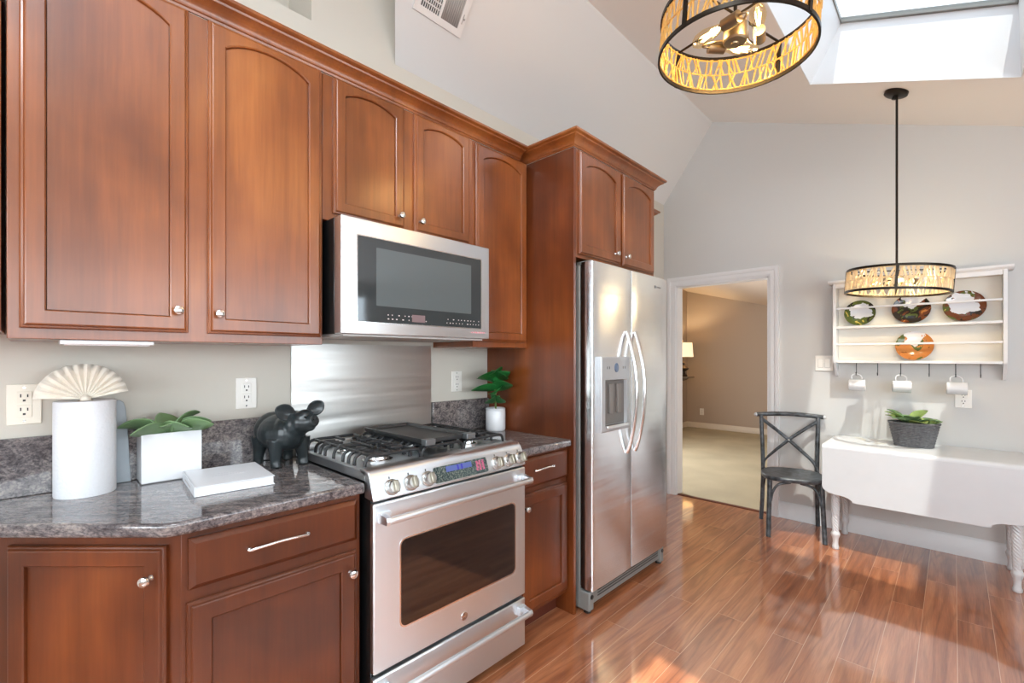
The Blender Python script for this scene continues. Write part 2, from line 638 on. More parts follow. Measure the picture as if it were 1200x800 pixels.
mb = MB().box(XW - 0.3, XR + 0.3, YB - 0.3, YF + 0.06, -0.06, 0.0)
struct('floor', mb, M_FLOOR)
mb = MB().box(-3.95, 0.2, YF + 0.06, 8.95, -0.06, 0.0)
struct('floor.001', mb, M_CARPET)

# left wall with the chase above the cabinets and the recess beside it
mb = MB()
mb.box(XW - 0.12, XW, YB, YF, 0, ZE)
mb.box(XW - 0.38, XW, 0.875, 1.3055, ZE, ZRG)
mb.box(XW - 0.38, XW - 0.26, YB, 0.875, ZE, ZRG)
mb.box(XW - 0.38, XW - 0.119, YB, 0.875, ZE - 0.1, ZE - 0.001)
struct('wall_left', mb, M_WALL_WARM_LIT)

# far wall with the doorway
DX0, DX1, DZ = -1.965, -1.144, 2.037
mb = MB()
T = 0.12
mb.prism([(XW - 0.1, YF, 0), (DX0, YF, 0), (DX0, YF, ZE + 0.3), (XW - 0.1, YF, ZE + 0.3)], (0, T, 0))
mb.prism([(DX0, YF, DZ), (DX1, YF, DZ), (DX1, YF, zceil(DX1) + 0.05), (XRG, YF, ZRG + 0.05), (DX0, YF, ZRG + 0.05)], (0, T, 0))
mb.prism([(DX1, YF, 0), (XR + 0.1, YF, 0), (XR + 0.1, YF, zceil(XR) + 0.05), (DX1, YF, zceil(DX1) + 0.05)], (0, T, 0))
struct('wall_far', mb, M_WALL)

# right wall with a wide glazed door, back wall with a window
mb = MB()
WY0, WY1, WZ, WS = -2.4, 2.9, 2.14, 0.95
mb.box(XR, XR + 0.12, YB, WY0, 0, zceil(XR) + 0.02)
mb.box(XR, XR + 0.12, WY1, YF, 0, zceil(XR) + 0.02)
mb.box(XR, XR + 0.12, WY0, WY1, WZ, zceil(XR) + 0.02)
mb.box(XR, XR + 0.12, WY0, WY1, 0, WS)
struct('wall_right', mb, M_WALL)
mb = MB()
bx0, bx1, bz0, bz1 = -1.15, 1.35, 0.95, 2.12
mb.prism([(XW - 0.4, YB, 0), (bx0, YB, 0), (bx0, YB, ZRG), (XW - 0.4, YB, ZRG)], (0, -0.12, 0))
mb.prism([(bx1, YB, 0), (XR + 0.1, YB, 0), (XR + 0.1, YB, zceil(XR)), (bx1, YB, zceil(bx1) + 0.02)], (0, -0.12, 0))
mb.prism([(bx0, YB, bz1), (bx1, YB, bz1), (bx1, YB, zceil(bx1) + 0.02), (bx0, YB, ZRG)], (0, -0.12, 0))
mb.box(bx0, bx1, YB - 0.12, YB, 0, bz0)
struct('wall_back', mb, M_WALL)

# steep left slope, hip cheek and flat strip
mb = MB()
mb.add([(XW, 1.3055, ZE), (XW, YF + 0.05, ZE), (XRG, YF + 0.05, ZRG), (XRG, 1.0085, ZRG)], [(0, 1, 2, 3)])
mb.add([(XW, 1.3055, ZE), (XRG, 1.0085, ZRG), (XW, 1.3055, ZRG)], [(0, 1, 2)])
mb.prism([(XW - 0.4, YB, ZRG), (XRG, YB, ZRG), (XRG, 1.0085, ZRG), (XW, 1.3055, ZRG), (XW - 0.4, 1.3055, ZRG)], (0, 0, 0.06))
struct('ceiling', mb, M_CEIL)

# right slope with two skylight openings
SX0, SX1 = -0.706, 0.262
SKY = [(2.2, 3.65), (-1.90, 0.70)]  # second one is out of view and lengthened to admit more light
mb = MB()
def slab(x0, x1, y0, y1):
    mb.prism([(x0, y0, zceil(x0)), (x1, y0, zceil(x1)), (x1, y1, zceil(x1)), (x0, y1, zceil(x0))], (0.0, 0, 0.06))
slab(XRG, SX0, YB, YF)
slab(SX1, XR + 0.1, YB, YF)
ys = [YB, SKY[1][0], SKY[1][1], SKY[0][0], SKY[0][1], YF]
for i in (0, 2, 4):
    slab(SX0, SX1, ys[i], ys[i + 1])
struct('ceiling.001', mb, M_CEIL_LIFTED)

GX0, GX1, GO = -0.534, 0.248, 0.39     # glass edges and its height above the ceiling plane
for i, (y0, y1) in enumerate(SKY):
    mb = MB()
    c = [(SX0, y0), (SX1, y0), (SX1, y1), (SX0, y1)]
    g = [(GX0, y0), (GX1, y0), (GX1, y1), (GX0, y1)]
    ins = [(0.004, 0.004), (-0.004, 0.004), (-0.004, -0.004), (0.004, -0.004)]
    lo = [Vector((x + a, y + b, zceil(x))) for (x, y), (a, b) in zip(c, ins)]
    hi = [Vector((x, y, zceil(x) + GO)) for x, y in g]
    outw = [Vector((-0.05, -0.05, 0)), Vector((0.05, -0.05, 0)), Vector((0.05, 0.05, 0)), Vector((-0.05, 0.05, 0))]
    mb.rings([lo, hi, [h + o for h, o in zip(hi, outw)], [l + o + Vector((0, 0, 0.03)) for l, o in zip(lo, outw)]], closed=True)
    struct('wall_skylight' if i == 0 else 'wall_skylight.001', mb, M_TRIM, recalc=True)
    w = thing('window_%d' % (i + 1), 'skylight', 'window', (GX0, y0, zceil(GX0) + GO))
    for k in ('label', 'category'):
        del w[k]
    w['kind'] = 'structure'
    fr = MB()
    fw = 0.02
    def rail(xa, xb, ya, yb):
        fr.prism([(xa, ya, zceil(xa) + GO + 0.001), (xb, ya, zceil(xb) + GO + 0.001), (xb, yb, zceil(xb) + GO + 0.001), (xa, yb, zceil(xa) + GO + 0.001)], (0, 0, 0.03))
    rail(GX0 - 0.04, GX0 + fw * 0.4, y0 - 0.04, y1 + 0.04)
    rail(GX1 - fw * 0.4, GX1 + 0.04, y0 - 0.04, y1 + 0.04)
    rail(GX0, GX1, y0 - 0.04, y0 + fw)
    rail(GX0, GX1, y1 - fw, y1 + 0.04)
    fr.build('window_frame', M_GREYSIDE, w)
    gl = MB().prism([(GX0, y0, zceil(GX0) + GO + 0.015), (GX1, y0, zceil(GX1) + GO + 0.015), (GX1, y1, zceil(GX1) + GO + 0.015), (GX0, y1, zceil(GX0) + GO + 0.015)], (0, 0, 0.006))
    gl.build('pane', M_SKYDIM if i == 0 else M_PANE, w)

# wide window on the right and window behind: frames, mullions, panes
w = thing('window_4', 'x', 'x', (XR, WY0, 0))
del w['label'], w['category']
w['kind'] = 'structure'
fr = MB()
for (a, b, c, d) in ((WY0, WY0 + 0.07, WS, WZ), (WY1 - 0.07, WY1, WS, WZ), (WY0, WY1, WZ - 0.07, WZ), (WY0, WY1, WS, WS + 0.07), (-1.08, -1.0, WS, WZ), (0.21, 0.29, WS, WZ), (1.52, 1.60, WS, WZ)):
    fr.box(XR + 0.02, XR + 0.08, a, b, c, d)
fr.build('window_frame', M_TRIM, w)
MB().box(XR + 0.045, XR + 0.055, WY0 + 0.05, WY1 - 0.05, WS + 0.05, WZ - 0.05).build('pane', M_PANE, w)
w = thing('window_3', 'x', 'x', (bx0, YB, bz0))
del w['label'], w['category']
w['kind'] = 'structure'
fr = MB()
for (a, b, c, d) in ((bx0, bx0 + 0.07, bz0, bz1), (bx1 - 0.07, bx1, bz0, bz1), (bx0, bx1, bz1 - 0.07, bz1), (bx0, bx1, bz0, bz0 + 0.07), (0.06, 0.14, bz0, bz1), (bx0, bx1, 1.34, 1.38)):
    fr.box(a, b, YB - 0.07, YB - 0.01, c, d)
fr.build('window_frame', M_TRIM, w)
MB().box(bx0 + 0.03, bx1 - 0.03, YB - 0.045, YB - 0.035, bz0 + 0.03, bz1 - 0.03).build('pane', M_PANE, w)

# doorway casing, jamb and baseboards
def casing_profile(t):
    return [(0, 0.0), (0, 0.012), (0.012, 0.016), (0.02, 0.02), (0.045, 0.02), (0.052, 0.026), (0.08, 0.028), (0.08, 0.0)]
mb = MB()
path = [(DX0, 0, -1), (DX0, DZ, -1), (DX1, DZ, 1), (DX1, 0, 1)]
loops = []
for (x, z, sx) in path:
    L = []
    for (a, d) in casing_profile(0):
        L.append(Vector((x + sx * a, YF - d, z + (a if z > 0 else 0))))
    loops.append(L)
mb.rings(loops)
mb.box(DX0 - 0.004, DX0 + 0.012, YF - 0.001, YF + T, 0, DZ)
mb.box(DX1 - 0.012, DX1 + 0.004, YF - 0.001, YF + T, 0, DZ)
mb.box(DX0, DX1, YF - 0.001, YF + T, DZ - 0.012, DZ + 0.004)
struct('trim_1', mb, M_TRIM)
def base_prof(z=0.135):
    return [(0, 0), (0.016, 0), (0.016, z * 0.62), (0.012, z * 0.68), (0.012, z * 0.86), (0.006, z * 0.97), (0, z)]
mb = MB().prism([(DX1 + 0.08, YF - d, z) for d, z in base_prof()], (XR - DX1 - 0.08, 0, 0))
struct('baseboard_far', mb, M_TRIM)
mb = MB().prism([(XR - d, WY1, z) for d, z in base_prof()], (0, YF - WY1, 0))
struct('baseboard_right', mb, M_TRIM)
mb = MB().prism([(DX0 + 0.012, YF + 0.0, 0), (DX0 + 0.012, YF + 0.05, 0), (DX0 + 0.012, YF + 0.045, 0.006), (DX0 + 0.012, YF + 0.005, 0.006)], (DX1 - DX0 - 0.024, 0, 0))
struct('trim_2', mb, M_TOE)

# the room beyond the doorway
def zc2(x, y):
    return 2.62 - 0.27 * (x + 3.75) + 0.12 * (8.83 - y)
mb = MB()
mb.box(-3.87, -3.75, YF, 4.85, 0, 3.4)
mb.box(-3.87, -3.75, 6.15, 8.95, 0, 3.4)
mb.box(-3.87, -3.75, 4.85, 6.15, 0, 0.75)  # sill of the unseen opening made up for the fill lamp
mb.box(-3.87, -3.75, 4.85, 6.15, 2.05, 3.4)
mb.box(-3.87, 0.2, 8.83, 8.95, 0, 3.0)
mb.box(-0.5, -0.38, YF + T, 8.95, 0, 2.6)
mb.box(-3.87, XW - 0.1, YF, YF + T, 0, 3.4)
struct('wall_beyond', mb, M_TAN)
mb = MB()
P = [(-3.87, YF + 0.1), (-0.38, YF + 0.1), (-0.38, 8.95), (-3.87, 8.95)]
mb.prism([(x, y, zc2(x, y)) for x, y in P], (0, 0, 0.06))
struct('ceiling.002', mb, plain('tan_ceiling', srgb(206, 190, 174), 0.9))
mb = MB().prism([(-3.75, 8.83 - d, z) for d, z in base_prof(0.10)], (3.25, 0, 0))
mb.prism([(-3.75 + d, 6.2, z) for d, z in base_prof(0.10)], (0, 2.63, 0))
struct('baseboard_beyond', mb, plain('ivory_trim', srgb(214, 204, 188), 0.5))

# ------------------------------------------------------------------ cabinet builders
class Frame:
    """a: along the width, z: up, c: outwards"""
    def __init__(self, o, ax, n):
        self.o, self.ax, self.n = Vector(o), Vector(ax).normalized(), Vector(n).normalized()
    def p(self, a, z, c):
        q = self.o + self.ax * a + self.n * c
        return Vector((q.x, q.y, z))


WALLF = Frame((0, 0, 0), (0, 1, 0), (1, 0, 0))


def door_panel(par, fr, a0, a1, z0, z1, c0, stile=0.052, rise=0.0, mat=None, rail_top=0.0, knob=None, name='door'):
    """framed door: moulded outer edge, recessed flat panel, optional arched head"""
    mat = mat or M_CHERRY
    n = 14 if rise else 2
    def inner(e):
        L = [(a0 + stile - e, z0 + stile - e), (a1 - stile + e, z0 + stile - e)]
        top = z1 - stile - rail_top
        for i in range(n + 1):
            t = i / n
            a = a1 - stile + e + (a0 - a1 + 2 * stile - 2 * e) * t
            L.append((a, top - rise + e + rise * (1 - (2 * t - 1) ** 2) ** 0.85))
        return L
    def outer(e):
        L = [(a0 + e, z0 + e), (a1 - e, z0 + e)]
        for i in range(n + 1):
            t = i / n
            L.append((a1 - e + (a0 - a1 + 2 * e) * t, z1 - e))
        return L
    W = lambda L, c: [fr.p(a, z, c0 + c) for a, z in L]
    d = MB()
    loops = [W(outer(0), 0), W(outer(0), 0.010), W(outer(0.003), 0.0135), W(outer(0.007), 0.0145), W(outer(0.010), 0.0195), W(outer(0.013), 0.021),
             W(inner(0.006), 0.021), W(inner(0.003), 0.0185), W(inner(0.002), 0.011), W(inner(0.002), 0.004)]
    d.rings(loops, cap0=True, cap1=False)
    do = d.build(name, mat, par, ang=25)
    pn = MB().rings([W(inner(0.001), 0.004), W(inner(0.001), 0.0115)])
    pn.build('panel', mat, do, ang=25)
    if knob:
        add_knob(do, fr.p(knob[0], knob[1], c0 + 0.021), fr.n)
    return do


def add_knob(par, p, n, s=1.0):
    n = Vector(n)
    M = n.to_track_quat('Z', 'Y').to_matrix()
    k = MB().lathe([(0.0085 * s, 0), (0.0075 * s, 0.003), (0.005 * s, 0.009), (0.005 * s, 0.013), (0.012 * s, 0.017), (0.0145 * s, 0.022), (0.0125 * s, 0.027), (0.007 * s, 0.0295), (0.001, 0.030)], p, 20, M)
    return k.build('knob', M_CHROME, par)


def drawer_front(par, fr, a0, a1, z0, z1, c0, mat=None, pull=None):
    mat = mat or M_CHERRY_SHADED
    R4 = lambda e, c: [fr.p(a0 + e, z0 + e, c0 + c), fr.p(a1 - e, z0 + e, c0 + c), fr.p(a1 - e, z1 - e, c0 + c), fr.p(a0 + e, z1 - e, c0 + c)]
    d = MB().rings([R4(0, 0), R4(0, 0.010), R4(0.004, 0.0135), R4(0.006, 0.0145), R4(0.011, 0.0195), R4(0.014, 0.021)])
    do = d.build('drawer', mat, par, ang=25)
    if pull:
        a, z, w = pull
        pts = [fr.p(a - w / 2, z - 0.004, c0 + 0.021), fr.p(a - w / 2, z - 0.004, c0 + 0.034), fr.p(a - w * 0.36, z, c0 + 0.043), fr.p(a, z + 0.004, c0 + 0.048),
               fr.p(a + w * 0.36, z, c0 + 0.043), fr.p(a + w / 2, z - 0.004, c0 + 0.034), fr.p(a + w / 2, z - 0.004, c0 + 0.021)]
        k = MB().tube(spline(pts, 5), 0.0048, 10)
        for s in (-1, 1):
            k.ball(fr.p(a + s * w / 2, z - 0.004, c0 + 0.030), 0.0075, 10)
        k.build('pull', M_CHROME, do)
    return do


def carcass(par, y0, y1, z0, z1, d0, d1=2.088, mat=None, name='carcass'):
    return MB().box(-d1, -d0, y0, y1, z0, z1).build(name, mat or M_CHERRY, par, bev=0.0015)


FD = 1.757      # face-frame distance of the upper cabinets
DC = -FD        # c offset for doors
# ---- upper cabinets
t = thing('upper_cabinet', 'tall cherry wall cabinet with two arched doors above the paper towel roll', 'cabinet', (XW, -0.043, 1.39))
carcass(t, -0.043, 0.777, 1.392, 2.44, FD)
door_panel(t, WALLF, -0.021, 0.345, 1.42, 2.438, DC, rise=0.042, rail_top=-0.018, knob=(0.314, 1.487))
door_panel(t, WALLF, 0.398, 0.768, 1.42, 2.438, DC, rise=0.042, rail_top=-0.018, knob=(0.424, 1.484))

t = thing('upper_cabinet', 'short cherry wall cabinet with two arched doors directly above the microwave', 'cabinet', (XW, 0.78, 1.875))
carcass(t, 0.7785, 1.5445, 1.876, 2.44, FD)
door_panel(t, WALLF, 0.816, 1.137, 1.905, 2.437, DC, rise=0.028, rail_top=-0.012, knob=(1.108, 1.956), stile=0.05)
door_panel(t, WALLF, 1.189, 1.515, 1.905, 2.437, DC, rise=0.028, rail_top=-0.012, knob=(1.215, 1.952), stile=0.05)

t = thing('upper_cabinet', 'narrow tall cherry wall cabinet with one arched door between microwave and fridge panel', 'cabinet', (XW, 1.546, 1.395))
carcass(t, 1.546, 1.955, 1.395, 2.44, FD)
door_panel(t, WALLF, 1.558, 1.937, 1.425, 2.430, DC, rise=0.036, rail_top=-0.012)

t = thing('upper_cabinet', 'cherry wall cabinet cut off by the left edge of the photo', 'cabinet', (XW, -0.5, 1.41))
carcass(t, -0.52, -0.053, 1.412, 2.44, FD + 0.01)
door_panel(t, WALLF, -0.50, -0.085, 1.435, 2.438, DC - 0.01, rise=0.042, rail_top=-0.018)

t = thing('upper_cabinet', 'far cherry wall cabinet mostly hidden behind the refrigerator, only its crown tip showing', 'cabinet', (XW, 2.87, 1.395))
carcass(t, 2.87, 3.42, 1.395, 2.44, FD)
door_panel(t, WALLF, 2.89, 3.135, 1.425, 2.435, DC, rise=0.03, rail_top=-0.012)
door_panel(t, WALLF, 3.155, 3.40, 1.425, 2.435, DC, rise=0.03, rail_top=-0.012)

# ---- cabinet over the refrigerator with its tall side panel
FR_D = 1.43
t = thing('fridge_cabinet', 'cherry cabinet with two arched doors above the stainless refrigerator', 'cabinet', (XW, 1.957, 0))
MB().box(-2.088, -FR_D, 1.957, 1.977, 0.0, 2.44).build('side_panel', M_CHERRY_SHADED, t, bev=0.0015)
carcass(t, 1.9775, 2.842, 1.868, 2.44, FR_D)
door_panel(t, WALLF, 1.990, 2.400, 1.886, 2.430, -FR_D, rise=0.036, rail_top=-0.012, knob=(2.335, 1.94), stile=0.058)
door_panel(t, WALLF, 2.428, 2.818, 1.886, 2.430, -FR_D, rise=0.036, rail_top=-0.012, knob=(2.455, 1.94), stile=0.055)

# ---- crown moulding (profile: outward o, height z)
CROWN = [(0.0, 2.4405), (0.006, 2.4405), (0.009, 2.447), (0.013, 2.449), (0.015, 2.458), (0.022, 2.468), (0.034, 2.478), (0.046, 2.484), (0.049, 2.490), (0.056, 2.492), (0.062, 2.497), (0.063, 2.506), (0.0, 2.506)]
def crown(path, name, label):
    mb = MB()
    loops = []
    for (x, y, ox, oy) in path:
        loops.append([Vector((x + ox * o, y + oy * o, z)) for o, z in CROWN])
    mb.rings(loops)
    o = mb.build(name, M_CHERRY, None, ang=30, loc=(path[0][0], path[0][1], 2.44))
    return tag(o, label, 'crown moulding')
crown([(-FD, -0.6, 1, 0), (-FD, 1.893, 1, 0)], 'crown_moulding', 'long cherry crown moulding over the wall cabinets, running up to the fridge cabinet')
crown([(-2.08, 1.957, 0, -1), (-FR_D, 1.957, 1, -1), (-FR_D, 2.842, 1, 1), (-2.08, 2.842, 0, 1)], 'crown_moulding', 'cherry crown moulding wrapped round the cabinet above the refrigerator')
crown([(-FD, 2.91, 1, 0), (-FD, 3.42, 1, 1), (-2.08, 3.42, 0, 1)], 'crown_moulding', 'small tip of cherry crown moulding beyond the fridge cabinet')

# ---- base cabinets
BD = 1.482
t = thing('base_cabinet', 'cherry base cabinet with drawer and door between angled corner cabinet and range', 'cabinet', (-2.08, 0.275, 0))
MB().prism([(-2.085, 0.276, 0.105), (-BD, 0.276, 0.105), (-BD, 0.786, 0.105), (-2.085, 0.786, 0.105)], (0, 0, 0.771)).build('carcass', M_CHERRY_SHADED, t, bev=0.0015)
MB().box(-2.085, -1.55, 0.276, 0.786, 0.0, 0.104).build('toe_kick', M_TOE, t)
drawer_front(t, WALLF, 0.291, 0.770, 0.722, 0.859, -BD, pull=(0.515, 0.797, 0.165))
door_panel(t, WALLF, 0.287, 0.768, 0.125, 0.688, -BD, mat=M_CHERRY_SHADED, stile=0.06, knob=(0.742, 0.622))

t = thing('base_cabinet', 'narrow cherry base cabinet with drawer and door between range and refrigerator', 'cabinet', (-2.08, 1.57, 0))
carcass(t, 1.570, 1.956, 0.105, 0.876, BD - 0.005, 2.085, M_CHERRY_SHADED)
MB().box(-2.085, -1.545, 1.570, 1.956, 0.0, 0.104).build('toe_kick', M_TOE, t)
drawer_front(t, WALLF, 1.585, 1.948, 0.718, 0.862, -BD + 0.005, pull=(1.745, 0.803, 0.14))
door_panel(t, WALLF, 1.585, 1.948, 0.130, 0.692, -BD + 0.005, mat=M_CHERRY_SHADED, stile=0.058, knob=(1.608, 0.631))

# angled corner base
Rv = Vector((math.cos(YAW), math.sin(YAW), 0))
Fv = Vector((-math.sin(YAW), math.cos(YAW), 0))
FF = 1.226
def RF(l, f, z=0.0):
    q = Rv * l + Fv * f
    return Vector((q.x, q.y, z))
ANG = Frame(RF(0, FF), Rv, -Fv)
lc = (-BD + math.sin(YAW) * FF) / math.cos(YAW)
cy = RF(lc, FF).y
t = thing('base_cabinet', 'angled cherry corner base cabinet with one door at the lower left', 'cabinet', (-1.8, 0.1, 0))
le = lc - 0.70
pe = RF(le, FF)
MB().prism([RF(lc - 0.001, FF, 0.105), (-2.085, 0.2745, 0.105), (-2.085, pe.y, 0.105), (pe.x, pe.y, 0.105)], (0, 0, 0.771)).build('carcass', M_CHERRY_SHADED, t, bev=0.0015)
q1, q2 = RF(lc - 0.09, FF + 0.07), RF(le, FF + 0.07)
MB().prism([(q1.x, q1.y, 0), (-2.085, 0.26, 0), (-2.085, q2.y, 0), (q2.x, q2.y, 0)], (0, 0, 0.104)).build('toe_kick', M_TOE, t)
door_panel(t, ANG, -1.330, -0.912, 0.125, 0.846, 0.0, mat=M_CHERRY_SHADED, stile=0.055, knob=(-0.945, 0.766))

# ---- granite counters with their upstands
def counter(poly, splash, label, label2):
    t = thing('countertop', label, 'countertop', (-1.9, poly[0][1], 0.877))
    MB().prism([(x, y, 0.8775) for x, y in poly], (0, 0, 0.0365)).build('slab', M_GRANITE, t, bev=0.011, seg=4)
    o = MB().box(*splash).build('granite_backsplash', M_GRANITE, None, bev=0.003, loc=(-2.08, splash[3], 0.9142))
    tag(o, label2, 'backsplash')
CE = 1.452
ll = (-CE + math.sin(YAW) * 1.182) / math.cos(YAW)
lw = (-2.07 + math.sin(YAW) * 1.182) / math.cos(YAW)
pc, pw = RF(ll, 1.182), RF(lw, 1.182)
# soften the clipped corner
pa, pb = RF(ll - 0.03, 1.182), Vector((-CE, pc.y + 0.03, 0))
arc = [((1 - s) ** 2 * pa + 2 * s * (1 - s) * pc + s * s * pb) for s in (0, 0.25, 0.5, 0.75, 1)]
counter([(-2.088, 0.792), (-CE, 0.792)] + [(p.x, p.y) for p in reversed(arc)] + [(pw.x, pw.y), (-2.088, pw.y)],
        (-2.088, -2.068, pw.y, 0.780, 0.9142, 1.095), 'grey streaked granite countertop left of the range with a clipped corner', 'long low granite upstand along the wall behind the towel roll and pig')
counter([(-2.088, 1.566), (-CE + 0.012, 1.566), (-CE + 0.012, 1.956), (-2.088, 1.956)],
        (-2.088, -2.068, 1.532, 1.956, 0.9142, 1.095), 'small granite countertop right of the range under the potted fig', 'short low granite upstand on the wall behind the potted fig')

# steel sheet behind the range
o = MB().box(-2.0895, -2.083, 0.785, 1.528, 0.86, 1.404).build('steel_backsplash', M_STEEL_S, None, loc=(-2.086, 1.157, 0.93))
tag(o, 'shiny stainless sheet on the wall behind the range', 'backsplash')

# under-cabinet light
t = thing('cabinet_light', 'slim white under-cabinet light strip above the paper towels', 'light', (-1.80, 0.16, 1.392))
MB().box(-1.84, -1.765, 0.055, 0.262, 1.379, 1.3915).build('housing', M_WHITE, t, bev=0.003)
MB().box(-1.83, -1.775, 0.065, 0.252, 1.377, 1.380).build('diffuser', plain('frosted_diffuser', srgb(235, 236, 238), 0.5), t)

# ------------------------------------------------------------------ range
t = thing('range', 'stainless steel gas range with oven between the granite counters', 'range', (-1.75, 1.178, 0))
RY0, RY1 = 0.797, 1.560
rng = t
MB().box(-2.062, -1.435, RY0 + 0.003, RY1 - 0.003, 0.03, 0.915).build('body', M_BLACK, t)
for y in (RY0 + 0.05, RY1 - 0.05):
    for x in (-2.0, -1.5):
        MB().cyl((x, y, 0), (x, y, 0.032), 0.018).build('foot', M_BLACK, t)
# cooktop tray with raised rim
mb = MB()
def rect(x0, x1, y0, y1, z):
    return [Vector((x0, y0, z)), Vector((x1, y0, z)), Vector((x1, y1, z)), Vector((x0, y1, z))]
mb.rings([rect(-2.062, -1.468, RY0, RY1, 0.916), rect(-2.062, -1.468, RY0, RY1, 0.946), rect(-2.060, -1.472, RY0 + 0.003, RY1 - 0.003, 0.949),
          rect(-2.052, -1.50, RY0 + 0.016, RY1 - 0.016, 0.949), rect(-2.046, -1.508, RY0 + 0.022, RY1 - 0.022, 0.938)])
mb.build('cooktop', [M_STEEL, M_COOK], t, ang=25)
# rear vent rail
MB().box(-2.058, -2.022, RY0 + 0.02, RY1 - 0.02, 0.9495, 0.966).build('vent_rail', M_STEEL, t, bev=0.004)
# sloped control panel with round shoulders
prof = [(-1.47, 0.858), (-1.414, 0.853), (-1.409, 0.858), (-1.432, 0.926), (-1.440, 0.940), (-1.452, 0.950), (-1.468, 0.955), (-1.505, 0.955), (-1.505, 0.945), (-1.47, 0.93)]
MB().prism([(x, RY0, z) for x, z in prof], (0, RY1 - RY0, 0)).build('control_panel', M_STEEL, t, bev=0.008, seg=3)
PN = Vector((0.068, 0, 0.023)).normalized()
def on_panel(y, z, off=0.0):
    s = (z - 0.858) / (0.926 - 0.858)
    return Vector((-1.409 - 0.023 * s, y, z)) + PN * off
KQ = PN.to_track_quat('Z', 'Y').to_matrix()
for y in (0.873, 0.951, 1.027, 1.385, 1.459, 1.530):
    k = MB().lathe([(0.028, 0), (0.028, 0.006), (0.0255, 0.009), (0.0235, 0.010), (0.0225, 0.024), (0.020, 0.028), (0.001, 0.0285)], on_panel(y, 0.889), 28, KQ)
    ko = k.build('knob', M_KNOB, t)
    M2 = KQ
    g = MB().obox(on_panel(y, 0.889, 0.033), 0.008, 0.0205, 0.007, Matrix.Rotation(0, 3, 'X') @ KQ @ Matrix.Rotation(R(90) if abs((KQ @ Vector((1, 0, 0))).z) > 0.5 else 0, 3, 'Z'))
    g.build('grip', plain('knob_grip', (0.36, 0.33, 0.27, 1), 0.3, 1.0), ko, bev=0.003)
    MB().obox(on_panel(y - 0.004, 0.9205, 0.0006), 0.0006, 0.004, 0.002, KQ @ Matrix.Rotation(R(90), 3, 'Y')).build('mark', M_MARKDARK, t)
# display: dark glass, blue screen, pink keypad
def panel_rect(y0, y1, z0, z1, off, rr=0.0):
    if rr == 0:
        return [on_panel(y0, z0, off), on_panel(y1, z0, off), on_panel(y1, z1, off), on_panel(y0, z1, off)]
    L = []
    for cy_, cz_, a0 in ((y1 - rr, z0 + rr, -90), (y1 - rr, z1 - rr, 0), (y0 + rr, z1 - rr, 90), (y0 + rr, z0 + rr, 180)):
        for i in range(5):
            a = R(a0 + 22.5 * i)
            L.append(on_panel(cy_ + rr * math.cos(a), cz_ + rr * math.sin(a), off))
    return L
def speckle(name, cols, scale, rough=0.1, em=0.0):
    m, nt, p = new_mat(name)
    tc = nt.nodes.new('ShaderNodeTexCoord')
    n = noise_node(nt, tc.outputs['Object'], scale, (1, 1, 1), 2, 0.6)
    k = len(cols)
    r = ramp_node(nt, n.outputs['Fac'], [(0.34 + 0.32 * i / (k - 1), c) for i, c in enumerate(cols)])
    nt.links.new(r.outputs['Color'], p.inputs['Base Color'])
    p.inputs['Roughness'].default_value = rough
    if em:
        nt.links.new(r.outputs['Color'], p.inputs['Emission Color'])
        p.inputs['Emission Strength'].default_value = em
    return m
dsp = MB().rings([panel_rect(1.056, 1.330, 0.865, 0.922, 0.0, 0.008), panel_rect(1.056, 1.330, 0.865, 0.922, 0.0025, 0.008)]).build('display', speckle('display_glass', [srgb(40, 50, 52), srgb(66, 80, 80), srgb(120, 126, 116)], 160), t)
MB().rings([panel_rect(1.115, 1.245, 0.897, 0.917, 0.0026), panel_rect(1.115, 1.245, 0.897, 0.917, 0.0031)]).build('screen', emit('blue_screen', srgb(70, 84, 142), 0.12), dsp)
mb = MB()
for yy in (1.170, 1.190):
    mb.rings([panel_rect(yy, yy + 0.008, 0.897, 0.917, 0.0032), panel_rect(yy, yy + 0.008, 0.897, 0.917, 0.0036)])
mb.build('digits', emit('deep_blue_digit', srgb(40, 34, 140), 0.2), dsp)
mb = MB()
random.seed(3)
for i in range(9):
    for j in range(3):
        y = 1.268 + 0.016 * j + random.uniform(-.002, .002)
        z = 0.878 + 0.0042 * i
        mb.rings([panel_rect(y, y + random.uniform(.007, .012), z, z + 0.0022, 0.0026), panel_rect(y, y + 0.011, z, z + 0.0022, 0.0030)])
mb.build('keypad', emit('pink_keys', srgb(206, 84, 128), 0.15), dsp)

# oven door
mb = MB()
x0, x1 = -1.437, -1.410
mb.box(x0, x1, RY0 + 0.001, RY1 - 0.001, 0.268, 0.846)
door = mb.build('oven_door', M_STEEL, t, bev=0.006, seg=3)
def rrect(y0, y1, z0, z1, r, x, n=6):
    L = []
    for cy_, cz_, a0 in ((y1 - r, z0 + r, -90), (y1 - r, z1 - r, 0), (y0 + r, z1 - r, 90), (y0 + r, z0 + r, 180)):
        for i in range(n + 1):
            a = R(a0 + 90.0 * i / n)
            L.append(Vector((x, cy_ + r * math.cos(a), cz_ + r * math.sin(a))))
    return L
MB().rings([rrect(0.898, 1.494, 0.384, 0.704, 0.028, -1.4105), rrect(0.898, 1.494, 0.384, 0.704, 0.028, -1.4080), rrect(0.905, 1.487, 0.391, 0.697, 0.024, -1.4085)]).build('window_trim', M_CHROME, door)
MB().rings([rrect(0.904, 1.488, 0.390, 0.698, 0.024, -1.4100), rrect(0.904, 1.488, 0.390, 0.698, 0.024, -1.4078)]).build('window', M_BLACKGLASS, door)
